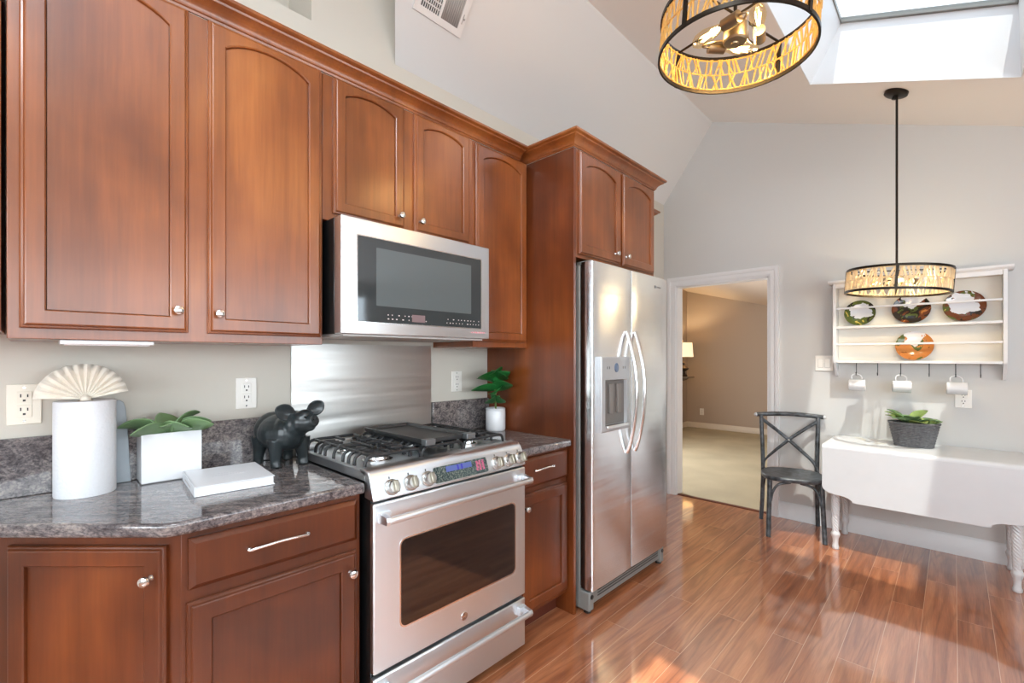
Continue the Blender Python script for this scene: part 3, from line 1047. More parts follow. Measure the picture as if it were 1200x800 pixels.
def bar_handle(par, z, xo, y0, y1, r=0.0125, drop=0.012, name='handle'):
    h = MB()
    h.tube([(xo, y0, z), (xo, y1, z)], r, 16)
    for y in (y0, y1):
        s = 1 if y == y0 else -1
        h.prism([(-1.4105, y - 0.012 * s, z - 0.017), (-1.4105, y + 0.03 * s, z - 0.017), (-1.4105, y + 0.03 * s, z + 0.020), (-1.4105, y - 0.012 * s, z + 0.020)], (0.02, 0, 0))
        h.prism([(-1.392, y - 0.012 * s, z - 0.015), (xo + 0.006, y - 0.012 * s, z - 0.013), (xo + 0.010, y - 0.012 * s, z), (xo + 0.004, y - 0.012 * s, z + 0.013), (-1.392, y - 0.012 * s, z + 0.018)], (0, 0.020 * s, 0))
    return h.build(name, M_STEEL, par, bev=0.002)
bar_handle(door, 0.797, -1.356, 0.825, 1.533)
# round badge with a script monogram
bd = MB().lathe([(0.0165, 0), (0.0165, 0.002), (0.0155, 0.003), (0.001, 0.003)], (-1.4101, 1.196, 0.312), 28, Vector((1, 0, 0)).to_track_quat('Z', 'Y').to_matrix()).build('badge', M_CHROME, door)
mb = MB()
for s in (-1, 1):
    pts = [(-1.4068, 1.196 + s * 0.0025 + 0.006 * s * math.cos(a) , 0.312 + 0.009 * math.sin(a)) for a in [R(x) for x in range(-150, 151, 25)]]
    mb.tube(pts, 0.0011, 6)
mb.torus((-1.407, 1.196, 0.312), 0.014, 0.0009, 28, 6, Vector((1, 0, 0)).to_track_quat('Z', 'Y').to_matrix())
mb.build('monogram', plain('badge_brown', srgb(96, 62, 50), 0.4), bd)
# drawer
dr = MB().box(-1.437, -1.410, RY0 + 0.001, RY1 - 0.001, 0.036, 0.252).build('drawer', M_STEEL, t, bev=0.006, seg=3)
bar_handle(dr, 0.207, -1.358, 0.825, 1.533)
MB().box(-1.46, -1.436, RY0 + 0.004, RY1 - 0.004, 0.036, 0.86).build('seal', M_BLACK, t)

# grates, burners
def grate(y0, y1, fingers=True):
    g = MB()
    zt = 0.984
    x0, x1 = -2.015, -1.525
    r = 0.0062
    def bar(pts, rr=r):
        g.tube(pts, rr, 8, phase=PI / 8)
    xm = (x0 + x1) / 2
    yc = (y0 + y1) / 2
    for x in (x0, xm, x1):
        bar(spline([(x, y0, 0.942), (x, y0 + 0.004, 0.968), (x, y0 + 0.026, zt), (x, yc, zt), (x, y1 - 0.026, zt), (x, y1 - 0.004, 0.968), (x, y1, 0.942)], 4))
    for y in (y0 + 0.03, y1 - 0.03):
        bar([(x0, y, zt), (x1, y, zt)])
    for xc in ((x0 + xm) / 2, (xm + x1) / 2):
        for dy in (-0.045, 0.0, 0.045):
            bar(spline([(xc + dy, y0, 0.942), (xc + dy, y0 + 0.005, 0.970), (xc + dy, y0 + 0.03, zt), (xc + dy * 0.7, yc - 0.04, zt)], 4))
            bar(spline([(xc + dy, y1, 0.942), (xc + dy, y1 - 0.005, 0.970), (xc + dy, y1 - 0.03, zt), (xc + dy * 0.7, yc + 0.04, zt)], 4))
        bar([(x0 + 0.01, yc, zt), (xc - 0.035, yc, zt)] if xc < xm else [(xm, yc, zt), (xc - 0.035, yc, zt)])
        bar([(xc + 0.035, yc, zt), (xm, yc, zt)] if xc < xm else [(xc + 0.035, yc, zt), (x1 - 0.01, yc, zt)])
    g.build('grate', M_IRON, rng)
for (y0, y1) in ((0.828, 1.068), (1.074, 1.284), (1.290, 1.530)):
    grate(y0, y1)
for (x, y, s) in ((-1.892, 0.948, 0.9), (-1.647, 0.948, 1.15), (-1.77, 1.179, 1.0), (-1.892, 1.41, 1.0), (-1.647, 1.41, 0.85)):
    b = MB().lathe([(0.052 * s, 0.9385), (0.052 * s, 0.944), (0.040 * s, 0.947), (0.038 * s, 0.956), (0.001, 0.956)], (x, y, 0), 28).build('burner', M_CHROME, t)
    MB().lathe([(0.036 * s, 0.9565), (0.040 * s, 0.959), (0.038 * s, 0.965), (0.001, 0.967)], (x, y, 0), 28).build('burner_cap', M_IRON, b)

# griddle resting on the centre grate
t = thing('griddle', 'flat black griddle pan laid over the middle burners of the range', 'griddle', (-1.765, 1.205, 0.991))
mb = MB()
gx0, gx1, gy0, gy1 = -2.005, -1.53, 1.088, 1.325
mb.rings([rect(gx0 + .008, gx1 - .008, gy0 + .008, gy1 - .008, 0.9915), rect(gx0, gx1, gy0, gy1, 0.998), rect(gx0 - .004, gx1 + .004, gy0 - .004, gy1 + .004, 1.014),
          rect(gx0 + .008, gx1 - .008, gy0 + .008, gy1 - .008, 1.014), rect(gx0 + .014, gx1 - .014, gy0 + .014, gy1 - .014, 1.000)])
mb.build('pan', M_GRIDDLE, t, bev=0.0015)
for y in (gy0 + 0.012, gy1 - 0.012):
    MB().box(gx1 - 0.004, gx1 + 0.03, y - 0.024, y + 0.024, 0.992, 1.017).build('end_block', M_GRIDEND, t, bev=0.003)

# ------------------------------------------------------------------ microwave
t = thing('microwave', 'stainless over-the-range microwave mounted under the short cherry cabinet', 'microwave', (-1.85, 1.165, 1.43))
MY0, MY1, MZ0, MZ1, MX = 0.792, 1.543, 1.432, 1.872, -1.632
MB().box(-2.085, -1.690, MY0, MY1, MZ0, MZ1).build('body', M_BLACK, t, bev=0.002)
md = MB().box(-1.689, MX, MY0, MY1, MZ0, MZ1).build('door', M_STEEL, t, bev=0.004, seg=3)
wy0, wy1, wz0, wz1 = 0.857, 1.488, 1.480, 1.807
wn_ = MB().rings([rrect(wy0, wy1, wz0, wz1, 0.003, MX - 0.001, 2), rrect(wy0, wy1, wz0, wz1, 0.003, MX + 0.0012, 2)]).build('window', plain('smoked_glass', srgb(46, 52, 54), 0.05, Specular_IOR_Level=0.9), md)
MB().rings([rrect(0.935, 1.425, 1.545, 1.772, 0.003, MX + 0.0012, 2), rrect(0.935, 1.425, 1.545, 1.772, 0.003, MX + 0.0018, 2)]).build('mesh_screen', plain('window_mesh', srgb(84, 92, 94), 0.06, Specular_IOR_Level=0.9), wn_)  # paler rectangle paints a window's reflection onto the smoked glass
MB().rings([rrect(wy0 - .004, wy1 + .004, wz0 - .004, wz1 + .004, 0.004, MX - .0005, 2), rrect(wy0 - .004, wy1 + .004, wz0 - .004, wz1 + .004, 0.004, MX + .0009, 2)]).build('window_trim', M_CHROME, md)
random.seed(5)
for z in (1.494, 1.510):
    y = 0.985
    while y < 1.47:
        if not (1.17 < y < 1.27):
            wd = random.choice((0.004, 0.005, 0.007))
            MB().box(MX + 0.0012, MX + 0.0016, y, y + wd, z, z + 0.004).build('key', M_MARKWHITE, wn_)
        y += random.choice((0.017, 0.019, 0.03))
MB().box(MX + 0.0012, MX + 0.0017, 1.10, 1.165, 1.490, 1.520).build('display', plain('dim_display', srgb(122, 104, 106), 0.1), wn_)
mb = MB()
y = 1.425
for wd in (.003, .008, .002, .005, .008, .006, .003, .008, .007, .006, .004):
    mb.box(MX + 0.0001, MX + 0.0006, y, y + wd * 0.8, 1.4565, 1.4565 + random.choice((0.005, 0.007, 0.009)))
    y += wd + 0.003
mb.build('lettering', M_MARKPINK, md)
MB().box(-2.06, -1.66, MY0 + 0.02, MY1 - 0.02, 1.424, 1.4318).build('underside', plain('light_grey_underside', srgb(188, 188, 186), 0.4), t)

# ------------------------------------------------------------------ refrigerator
t = thing('refrigerator', 'tall stainless side-by-side refrigerator with water dispenser in the left door', 'refrigerator', (-1.75, 2.43, 0))
fridge = t
FY0, FYm, FY1 = 2.012, 2.410, 2.868
MB().box(-2.06, -1.432, FY0, FY1, 0.03, 1.830).build('body', M_GREYSIDE, t, bev=0.004)
def fridge_door(y0, y1, ra, rb):
    z0, z1 = 0.126, 1.845
    mb = MB()
    n = 5
    # plan section: flat back, rounded front corners, gentle crown to the front
    sec = [(-1.424, y0 + 0.004), (-1.395, y0)]
    rr = ra
    for i in range(n + 1):
        a = R(90 * i / n)
        sec.append((-1.350 - rr * 1.2 + rr * 1.2 * math.sin(a) - 0.002, y0 + rr - rr * math.cos(a)))
    for k in range(1, 6):
        s = k / 6
        sec.append((-1.352 + 0.004 * math.sin(PI * s), y0 + rr + (y1 - y0 - 2 * rr) * s))
    rr = rb
    for i in range(n + 1):
        a = R(90 - 90 * i / n)
        sec.append((-1.350 - rr * 1.2 + rr * 1.2 * math.sin(a) - 0.002, y1 - rr + rr * math.cos(a)))
    sec += [(-1.395, y1), (-1.424, y1 - 0.004)]
    mb.prism([(x, y, z0) for x, y in sec], (0, 0, z1 - z0))
    return mb.build('door', M_STEEL_F, t, ang=50)
dl = fridge_door(FY0, FYm - 0.0035, 0.007, 0.0015)
drr = fridge_door(FYm + 0.0035, FY1, 0.0015, 0.007)
gk = MB().box(-1.4315, -1.4245, FY0 + 0.008, FY1 - 0.008, 0.135, 1.835)
gk.box(-1.424, -1.362, FYm - 0.0033, FYm + 0.0033, 0.128, 1.843)  # black strip puts in the shade of the gap between the doors
gk.build('gasket', M_BLACK, t)
# dispenser
def yz(x, y0, y1, z0, z1):
    return [Vector((x, y0, z0)), Vector((x, y1, z0)), Vector((x, y1, z1)), Vector((x, y0, z1))]
ds = MB()
ds.rings([yz(-1.352, 2.056, 2.352, 0.946, 1.346), yz(-1.330, 2.056, 2.352, 0.946, 1.346), yz(-1.326, 2.062, 2.346, 0.952, 1.340), yz(-1.326, 2.094, 2.318, 0.975, 1.222), yz(-1.3465, 2.098, 2.314, 0.98, 1.215)])
dso = ds.build('dispenser', plain('dispenser_silver', srgb(176, 178, 180), 0.35, 0.5), dl, ang=25)
MB().box(-1.346, -1.3445, 2.098, 2.314, 0.982, 1.215).build('recess', plain('dispenser_recess', srgb(104, 100, 96), 0.5), dso)
MB().box(-1.345, -1.312, 2.098, 2.316, 0.962, 0.981).build('drip_tray', M_CHROME, dso, bev=0.003)
for y in (2.165, 2.245):
    MB().prism([(-1.3445, y - 0.02, 1.20), (-1.3445, y + 0.02, 1.20), (-1.3445, y + 0.016, 1.04), (-1.3445, y - 0.016, 1.04)], (0.014, 0, 0)).build('lever', plain('lever_grey', srgb(112, 108, 104), 0.5), dso, bev=0.002)
ov = MB().lathe([(0.025, 0), (0.025, 0.003), (0.021, 0.005), (0.001, 0.005)], (-1.326, 2.205, 1.287), 24, Vector((1, 0, 0)).to_track_quat('Z', 'Y').to_matrix(), sx=0.8, sy=1.0).build('control_oval', plain('oval_blue_grey', srgb(92, 108, 130), 0.2), dso)
for y in (2.115, 2.135, 2.275, 2.295):
    MB().box(-1.3261, -1.3255, y - 0.003, y + 0.003, 1.28, 1.294).build('mark', M_MARKDARK, dso)
# bowed handles
for (dobj, y) in ((dl, 2.352), (drr, 2.444)):
    pts = []
    for i in range(25):
        s = i / 24
        z = 0.80 + 0.69 * s
        b = math.sin(PI * s)
        pts.append((-1.346 + 0.062 * b ** 0.8, y, z))
    MB().tube(pts, 0.013, 14, up=(0, 1, 0), flat=0.8).build('handle', M_CHROME, dobj)
# logo: little ring and a faint short line of lettering
mb = MB()
X90 = Vector((1, 0, 0)).to_track_quat('Z', 'Y').to_matrix()
mb.torus((-1.3475, 2.700, 1.783), 0.008, 0.0014, 20, 6, X90)
mb.box(-1.3485, -1.3470, 2.698, 2.701, 1.778, 1.789)
for i in range(5):
    mb.box(-1.3485, -1.3472, 2.722 + 0.011 * i, 2.729 + 0.011 * i, 1.780, 1.787)
mb.build('logo', plain('logo_grey', srgb(110, 112, 114), 0.4), drr)
# base grille, hinge feet, hinge covers
mb = MB()
mb.box(-1.46, -1.385, FY0 + 0.03, FY1 - 0.03, 0.035, 0.118)
gr = mb.build('grille', M_GREYSIDE, t, bev=0.003)
mb = MB()
for z in (0.06, 0.075, 0.09):
    mb.box(-1.3855, -1.3835, FY0 + 0.10, FY1 - 0.06, z, z + 0.006)
mb.build('grille_slots', M_BLACK, gr)
for y in (FY0 + 0.002, FY1 - 0.046):
    f = MB().box(-1.47, -1.372, y, y + 0.044, 0.012, 0.112).build('hinge_foot', M_GREYSIDE, t, bev=0.008, seg=3)
    MB().cyl((-1.40, y + 0.022, 0.0), (-1.40, y + 0.022, 0.014), 0.02).build('foot_pad', M_BLACK, f)
    MB().cyl((-1.3725, y + 0.022, 0.085), (-1.368, y + 0.022, 0.085), 0.012).build('roller', M_BLACK, f)
for y in (FY0 + 0.02, FY1 - 0.075):
    MB().box(-1.47, -1.375, y, y + 0.055, 1.8305, 1.855).build('hinge_cover', M_GREYSIDE, t, bev=0.005)
MB().box(-2.0, -1.95, FY0 + 0.05, FY1 - 0.05, 0.0, 0.031).build('rear_feet', M_BLACK, t)

# ------------------------------------------------------------------ things on the counter
CT = 0.914
# paper towel roll
t = thing('paper_towel_roll', 'upright white paper towel roll at the left end of the counter', 'paper towel', (-1.985, 0.12, CT))
mb = MB().lathe([(0.0195, 0.0005), (0.0735, 0.0005), (0.0745, 0.004), (0.0745, 0.289), (0.0735, 0.293), (0.0195, 0.293), (0.0190, 0.28), (0.0190, 0.02)], (-1.985, 0.12, CT), 48)
mb.build('roll', M_PAPER, t)
mb = MB().lathe([(0.0188, 0.002), (0.0188, 0.2935), (0.0165, 0.2935), (0.0165, 0.002)], (-1.985, 0.12, CT), 24)
mb.build('core', plain('cardboard', srgb(170, 146, 116), 0.9), t)
# pleated fan standing in the core
vd = Vector((-1.985, 0.12, 0)).normalized()
side = Vector((-vd.y, vd.x, 0)) * -1
t = thing('folded_paper_fan', 'cream pleated paper fan standing in the top of the towel roll', 'paper fan', (-1.985, 0.12, CT + 0.294))
mb = MB()
N = 26
vs, fs = [], []
cen = Vector((-1.985, 0.12, CT + 0.2945))
for i in range(N + 1):
    a = R(176 - (176 - 12) * i / N)
    rad = 0.118 - 0.012 * (i / N)
    off = vd * (0.008 if i % 2 else -0.008)
    dirv = side * math.cos(a) + Vector((0, 0, 1)) * math.sin(a)
    for k, s in enumerate((0.03, 0.35, 0.7, 1.0)):
        vs.append(cen + Vector((0, 0, 0.002)) + dirv * rad * s + off * s + vd * (-0.0))
for i in range(N):
    for k in range(3):
        b = i * 4 + k
        fs.append((b, b + 1, b + 5, b + 4))
mb.add(vs, fs)
mb.build('pleats', M_FAN, t, solid=0.0012, ang=10)
MB().lathe([(0.010, -0.02), (0.013, 0.0), (0.014, 0.008), (0.004, 0.016)], cen, 12).build('gathered_end', M_FAN, t)
# pale board behind the roll
mb = MB()
pr = [(0.165, 0.9145), (0.240, 0.9145), (0.233, 1.06), (0.226, 1.17), (0.220, 1.190), (0.210, 1.197), (0.165, 1.197)]
mb.prism([(-2.0665, y, z) for y, z in pr], (0.012, 0, 0))
o = mb.build('serving_board', M_BOARD, None, bev=0.002, loc=(-2.06, 0.2, CT))
tag(o, 'pale blue-grey upright board between the towel roll and the white planter', 'board')

# leaves
def leaf(mb, base, az, pitch, L, W, curl=0.3, cup=0.2, n=8, tipw=0.6, roll=0.0):
    """az: heading in plan, pitch: start angle above horizontal, curl: bend downward along the length"""
    base = Vector(base)
    vs, fs = [], []
    p = base.copy()
    ang = pitch
    side_v = Vector((-math.sin(az), math.cos(az), 0))
    step = L / n
    for i in range(n + 1):
        s = i / n
        d = Vector((math.cos(az) * math.cos(ang), math.sin(az) * math.cos(ang), math.sin(ang)))
        up = Vector((-math.cos(az) * math.sin(ang), -math.sin(az) * math.sin(ang), math.cos(ang)))
        sv = (side_v * math.cos(roll) + up * math.sin(roll))
        w = W * 0.5 * max(0.04, math.sin(PI * min(1, (0.06 + 0.94 * s)) ** tipw) ** 0.75) if i < n else 0.001
        for k in (-1, -0.5, 0, 0.5, 1):
            vs.append(p + sv * w * k + up * (cup * w * k * k))
        p = p + d * step
        ang -= curl / n
    for i in range(n):
        for k in range(4):
            b = i * 5 + k
            fs.append((b, b + 1, b + 6, b + 5))
    mb.add(vs, fs)

# white rectangular planter with broad succulent
t = thing('succulent_planter', 'square white ceramic planter with broad grey-green succulent leaves beside the towel roll', 'planter', (-2.01, 0.342, CT))
mb = MB()
def prect(e, z):
    return rect(-2.062 + e, -1.964 - e, 0.256 + e, 0.428 - e, z)
mb.rings([prect(0.004, CT + 0.0004), prect(0.0, CT + 0.004), prect(0, CT + 0.166), prect(0.002, CT + 0.168), prect(0.006, CT + 0.168), prect(0.007, CT + 0.15)])
mb.build('pot', M_WHITE, t, bev=0.003, seg=3)
MB().box(-2.0545, -1.9715, 0.2635, 0.4205, CT + 0.152, CT + 0.160).build('soil', M_SOIL, t)
spec = [(-2.005, 0.320, R(-95), 0.52, 0.130, 0.085, 0.75, 0.45), (-1.985, 0.315, R(-60), 0.30, 0.110, 0.075, 0.50, 0.6), (-1.995, 0.32, R(-125), 0.85, 0.09, 0.085, 0.6, 0.3),
        (-1.985, 0.345, R(98), 0.95, 0.115, 0.085, 0.8, -0.4), (-2.00, 0.36, R(68), 0.48, 0.115, 0.080, 0.5, -0.5), (-1.985, 0.37, R(50), 0.32, 0.115, 0.075, 0.25, -0.6),
        (-1.985, 0.345, R(30), 0.55, 0.080, 0.075, 0.6, -0.5), (-1.995, 0.335, R(-150), 1.2, 0.085, 0.080, 0.4, 0.1), (-1.99, 0.335, R(-20), 0.75, 0.075, 0.075, 0.6, 0.3)]
for (x, y, az, pt, L, W, cu, ro) in spec:
    mb = MB()
    leaf(mb, (x, y, CT + 0.158), az, pt + 0.08, L, W * 1.28, cu, 0.3, tipw=0.95, roll=ro)
    mb.build('leaf', M_LEAF, t, solid=0.005, sub=1)

# white book
t = thing('book', 'closed white hardback book lying flat on the counter in front of the planter', 'book', (-1.80, 0.47, CT), R(-4.5))
def bk(name, x0, x1, y0, y1, z0, z1, m, bev=0.001):
    return MB().box(x0, x1, y0, y1, z0, z1).build(name, m, t, local=True, bev=bev)
bk('cover', -0.135, 0.135, -0.112, 0.112, 0.0005, 0.0035, M_BOOK)
bk('cover', -0.135, 0.135, -0.112, 0.112, 0.0275, 0.0305, M_BOOK)
bk('pages', -0.131, 0.131, -0.108, 0.108, 0.0036, 0.0274, M_PAGES, 0)
sp = bk('spine', -0.135, 0.135, -0.1145, -0.1085, 0.0005, 0.0305, M_BOOK)
mb = MB()
for i in range(14):
    mb.box(-0.07 + 0.009 * i, -0.065 + 0.009 * i, -0.1149, -0.1143, 0.012, 0.018)
mb.build('spine_title', M_BOOKSP, sp, local=True)
mb = MB()
for i in range(12):
    mb.box(0.006 + random.uniform(-.002, .002), 0.016, -0.05 + 0.0085 * i, -0.044 + 0.0085 * i, 0.0305, 0.0308)
for i in range(7):
    mb.box(-0.02, -0.014, -0.028 + 0.0085 * i, -0.022 + 0.0085 * i, 0.0305, 0.0308)
mb.build('cover_title', plain('faint_grey_print', srgb(206, 210, 216), 0.5), t, local=True)

# pig figurine
t = thing('pig_figurine', 'small dark cast pig figurine standing on the counter left of the cooktop', 'figurine', (-1.96, 0.69, CT))
mb = MB()
mb.ball((-1.965, 0.692, CT + 0.128), (0.105, 0.078, 0.072), 24)
mb.ball((-2.005, 0.688, CT + 0.134), (0.066, 0.076, 0.074), 20)
mb.ball((-1.905, 0.705, CT + 0.130), (0.068, 0.066, 0.070), 20)
hd = Vector((-1.842, 0.738, CT + 0.176))
hx = Vector((0.88, 0.42, 0.14)).normalized()
mb.ball((-1.872, 0.722, CT + 0.165), (0.055, 0.053, 0.056), 20)
mb.ball(hd, (0.046, 0.050, 0.045), 20)
mb.ball(hd + Vector((0.006, 0.006, 0.016)), (0.036, 0.036, 0.034), 16)
mb.tube([hd + hx * 0.005 + Vector((0, 0, -0.008)), hd + hx * 0.036 + Vector((0, 0, -0.004)), hd + hx * 0.054 + Vector((0, 0, 0.002)), hd + hx * 0.059 + Vector((0, 0, 0.003))], [0.038, 0.030, 0.024, 0.0245], 16)
mb.ball(hd + hx * 0.03 + Vector((0, 0, -0.026)), (0.026, 0.022, 0.014), 12)
for (x, y, fx, fy) in ((-1.900, 0.660, 0.004, -0.004), (-1.896, 0.752, 0.004, 0.006), (-2.022, 0.642, -0.006, -0.006), (-2.018, 0.744, -0.006, 0.006)):
    mb.tube([(x, y, CT + 0.11), (x + fx * 0.5, y + fy * 0.5, CT + 0.06), (x + fx, y + fy, CT + 0.024), (x + fx * 1.4, y + fy, CT + 0.010), (x + fx * 1.5, y + fy, CT + 0.0008)], [0.036, 0.025, 0.018, 0.020, 0.0205], 14)
mb.tube(spline([(-2.062, 0.69, CT + 0.15), (-2.066, 0.70, CT + 0.165), (-2.062, 0.712, CT + 0.158), (-2.058, 0.702, CT + 0.148)], 4), 0.0055, 8)
o = mb.build('body', M_PIG, t)
md_ = o.modifiers.new('remesh', 'REMESH')
md_.mode = 'VOXEL'
md_.voxel_size = 0.004
md_.use_smooth_shade = True
ms = o.modifiers.new('smooth', 'SMOOTH')
ms.factor = 0.5
ms.iterations = 3
def ear(base, tip, width, nrm):
    base, tip, nrm = Vector(base), Vector(tip), Vector(nrm).normalized()
    ax = tip - base
    sv = ax.cross(nrm).normalized()
    e = MB()
    vs, fs = [], []
    n = 8
    for i in range(n + 1):
        s = i / n
        w = width * (0.55 + 0.75 * math.sin(PI * min(1, s * 0.95) ** 0.9)) * (1 if s < 0.8 else (1 - ((s - 0.8) / 0.2) ** 2 * 0.75)) * 0.5
        for k in (-1, -0.5, 0, 0.5, 1):
            vs.append(base + ax * s + sv * w * k + nrm * (0.35 * w * k * k - 0.25 * w) + nrm * (0.008 * s * s))
    for i in range(n):
        for k in range(4):
            b = i * 5 + k
            fs.append((b, b + 1, b + 6, b + 5))
    e.add(vs, fs)
    e.build('ear', M_PIG, t, solid=0.006, sub=1)
ear(hd + Vector((-0.010, -0.028, 0.026)), hd + Vector((-0.012, -0.098, 0.058)), 0.050, (0.88, -0.3, 0.15))
ear(hd + Vector((-0.008, 0.024, 0.028)), hd + Vector((0.014, 0.074, 0.074)), 0.046, (0.9, -0.3, 0.15))
for s in (-1, 1):
    mb = MB()
    pp = Vector((-hx.y, hx.x, 0)) * s
    mb.ball(hd + hx * 0.036 + pp * 0.026 + Vector((0, 0, 0.020)), 0.005, 10)
    mb.build('eye', M_BLACK, t)
for s in (-1, 1):
    mb = MB()
    pp = Vector((-hx.y, hx.x, 0)) * s
    mb.ball(hd + hx * 0.0595 + pp * 0.008 + Vector((0, 0, 0.006)), 0.0045, 10)
    mb.build('nostril', M_BLACK, t)

# potted fig
t = thing('potted_fig', 'small glossy green plant in a round white pot right of the range', 'plant', (-1.945, 1.905, CT))
px, py = -1.95, 1.895
PD = 0.058
mb = MB().lathe([(0.052, 0.0005), (PD - 0.002, 0.004), (PD, 0.012), (PD, 0.116), (PD - 0.001, 0.118), (PD, 0.120), (PD, 0.130), (PD - 0.003, 0.132), (PD - 0.007, 0.130), (PD - 0.008, 0.11)], (px, py, CT), 36)
mb.build('pot', M_WHITE, t)
MB().lathe([(0.049, 0.112), (0.049, 0.120), (0.001, 0.123)], (px, py, CT), 24).build('soil', M_SOIL, t)
MB().tube(spline([(px, py, CT + 0.118), (px + 0.004, py - 0.004, CT + 0.19), (px - 0.002, py, CT + 0.27), (px, py + 0.002, CT + 0.325)], 5), [0.006] * 16, 8).build('stem', M_STEM, t)
fl = [(R(-80), 0.25, 0.17, 0.105, 0.30, 0.35), (R(-20), 0.35, 0.15, 0.11, 0.30, 0.45), (R(-50), 0.45, 0.15, 0.11, 0.315, 0.6), (R(-100), 0.2, 0.17, 0.10, 0.235, 0.4), (R(-5), 0.45, 0.16, 0.105, 0.235, 0.5),
      (R(-45), 0.25, 0.15, 0.11, 0.225, 0.6), (R(-70), 0.25, 0.12, 0.10, 0.165, 0.3), (R(-25), 0.35, 0.13, 0.10, 0.165, 0.3), (R(185), 0.9, 0.09, 0.09, 0.28, 0.5), (R(15), 0.75, 0.12, 0.09, 0.28, 0.4), (R(-130), 0.5, 0.12, 0.09, 0.27, 0.5)]
for (az, pt, L, W, h, cu) in fl:
    mb = MB()
    leaf(mb, (px, py, CT + h), az, pt, L, W, cu, 0.2, tipw=0.8, roll=0.55 if az < R(-40) and az > R(-120) else (-0.55 if az > R(-40) and az < R(60) else 0))
    mb.build('leaf', M_LEAF2, t, solid=0.002, sub=1)

# ------------------------------------------------------------------ outlets and switch
def outlet(fr, a, z, label, c0=0.0, w=0.076, h=0.125, deco=True, mat=None):
    o_ = fr.p(a, z, c0)
    t = thing('outlet', label, 'outlet', o_)
    def bx(m, name, par, a0, a1, z0, z1, ca, cb, bev=0.0):
        L = lambda c: [fr.p(a + a0, z + z0, c0 + c), fr.p(a + a1, z + z0, c0 + c), fr.p(a + a1, z + z1, c0 + c), fr.p(a + a0, z + z1, c0 + c)]
        return MB().rings([L(ca), L(cb)]).build(name, m, par, bev=bev)
    pl = bx(mat or M_PLASTIC, 'plate', t, -w / 2, w / 2, -h / 2, h / 2, 0.0005, 0.006, 0.002)
    for s in (-1, 1):
        rc = bx(mat or M_PLASTIC, 'receptacle', pl, -0.017, 0.017, s * 0.021 - 0.019, s * 0.021 + 0.019, 0.0055, 0.008, 0.001)
        m = MB()
        for (u0, u1, v0, v1) in ((-0.009, -0.006, 0.001, 0.011), (0.006, 0.009, 0.001, 0.010), (-0.003, 0.003, -0.012, -0.006)):
            L = lambda c: [fr.p(a + u0, z + s * 0.021 + v0, c0 + c), fr.p(a + u1, z + s * 0.021 + v0, c0 + c), fr.p(a + u1, z + s * 0.021 + v1, c0 + c), fr.p(a + u0, z + s * 0.021 + v1, c0 + c)]
            m.rings([L(0.0079), L(0.0084)])
        m.build('slots', M_SLOT, rc)
    m = MB()
    for s in (-1, 1):
        m.cyl(fr.p(a, z + s * h * 0.41, c0 + 0.006), fr.p(a, z + s * h * 0.41, c0 + 0.0068), 0.003, n=10)
    m.build('screw', M_CHROME, t)
LW = Frame((XW, 0, 0), (0, 1, 0), (1, 0, 0))
FW = Frame((0, YF, 0), (1, 0, 0), (0, -1, 0))
outlet(LW, -0.014, 1.197, 'ivory outlet plate on the wall partly behind the paper towel roll', mat=plain('ivory', srgb(236, 230, 214), 0.35))
outlet(LW, 0.609, 1.197, 'white outlet plate on the wall above the pig figurine')
outlet(LW, 1.712, 1.203, 'white outlet plate on the wall right of the steel sheet', h=0.118)
outlet(FW, 0.046, 1.062, 'white outlet plate on the far wall behind the rightmost hanging mug', h=0.122, w=0.082)
outlet(Frame((0, 8.83, 0), (1, 0, 0), (0, -1, 0)), -3.46, 0.31, 'small outlet plate low on the tan wall of the room beyond the doorway')
t = thing('light_switch', 'double white rocker switch plate between doorway and plate rack', 'light switch', (-0.746, YF, 1.296))
MB().box(-0.806, -0.686, YF - 0.006, YF - 0.0005, 1.236, 1.356).build('plate', M_PLASTIC, t, bev=0.002)
for x in (-0.769, -0.723):
    MB().box(x - 0.0185, x + 0.0185, YF - 0.0064, YF - 0.0060, 1.261, 1.332).build('rocker_gap', M_VENTGREY, t)
    MB().prism([(x - 0.0165, YF - 0.0062, 1.263), (x - 0.0165, YF - 0.0085, 1.263), (x - 0.0165, YF - 0.0105, 1.33), (x - 0.0165, YF - 0.0062, 1.33)], (0.033, 0, 0)).build('rocker', M_PLASTIC, t, bev=0.001)

# ------------------------------------------------------------------ ceiling vent on the steep slope
u_ = Vector((0, 1, 0))
s_ = Vector((XRG - XW, 0, ZRG - ZE)).normalized()
n_ = Vector((s_.z, 0, -s_.x))
def sp_(y, s, c):
    p0 = Vector((XW, 0, ZE)) + s_ * 0.262
    q = p0 + u_ * y + s_ * s + n_ * c
    return q
t = thing('air_vent', 'white ceiling air vent on the sloped ceiling, half dark grid and half grey slats', 'vent', sp_(1.457, 0.13, 0))
def sbox(mb, y0, y1, s0, s1, c0, c1):
    L = lambda c: [sp_(y0, s0, c), sp_(y1, s0, c), sp_(y1, s1, c), sp_(y0, s1, c)]
    mb.rings([L(c0), L(c1)])
mb = MB()
for (a, b, c, d) in ((1.307, 1.607, 0, 0.032), (1.307, 1.607, 0.218, 0.25), (1.307, 1.335, 0.032, 0.218), (1.572, 1.607, 0.032, 0.218), (1.449, 1.463, 0.032, 0.218)):
    sbox(mb, a, b, c, d, 0.0005, 0.009)
mb.build('frame', plain('vent_white', srgb(222, 219, 216), 0.5), t)
mb = MB()
sbox(mb, 1.335, 1.449, 0.032, 0.218, 0.0005, 0.0015)
mb.build('backing', M_VENTDARK, t)
mb = MB()
for i in range(9):
    y = 1.337 + 0.0125 * i
    sbox(mb, y, y + 0.0045, 0.032, 0.218, 0.002, 0.007)
for i in range(7):
    s = 0.055 + 0.025 * i
    sbox(mb, 1.335, 1.449, s, s + 0.006, 0.002, 0.0065)
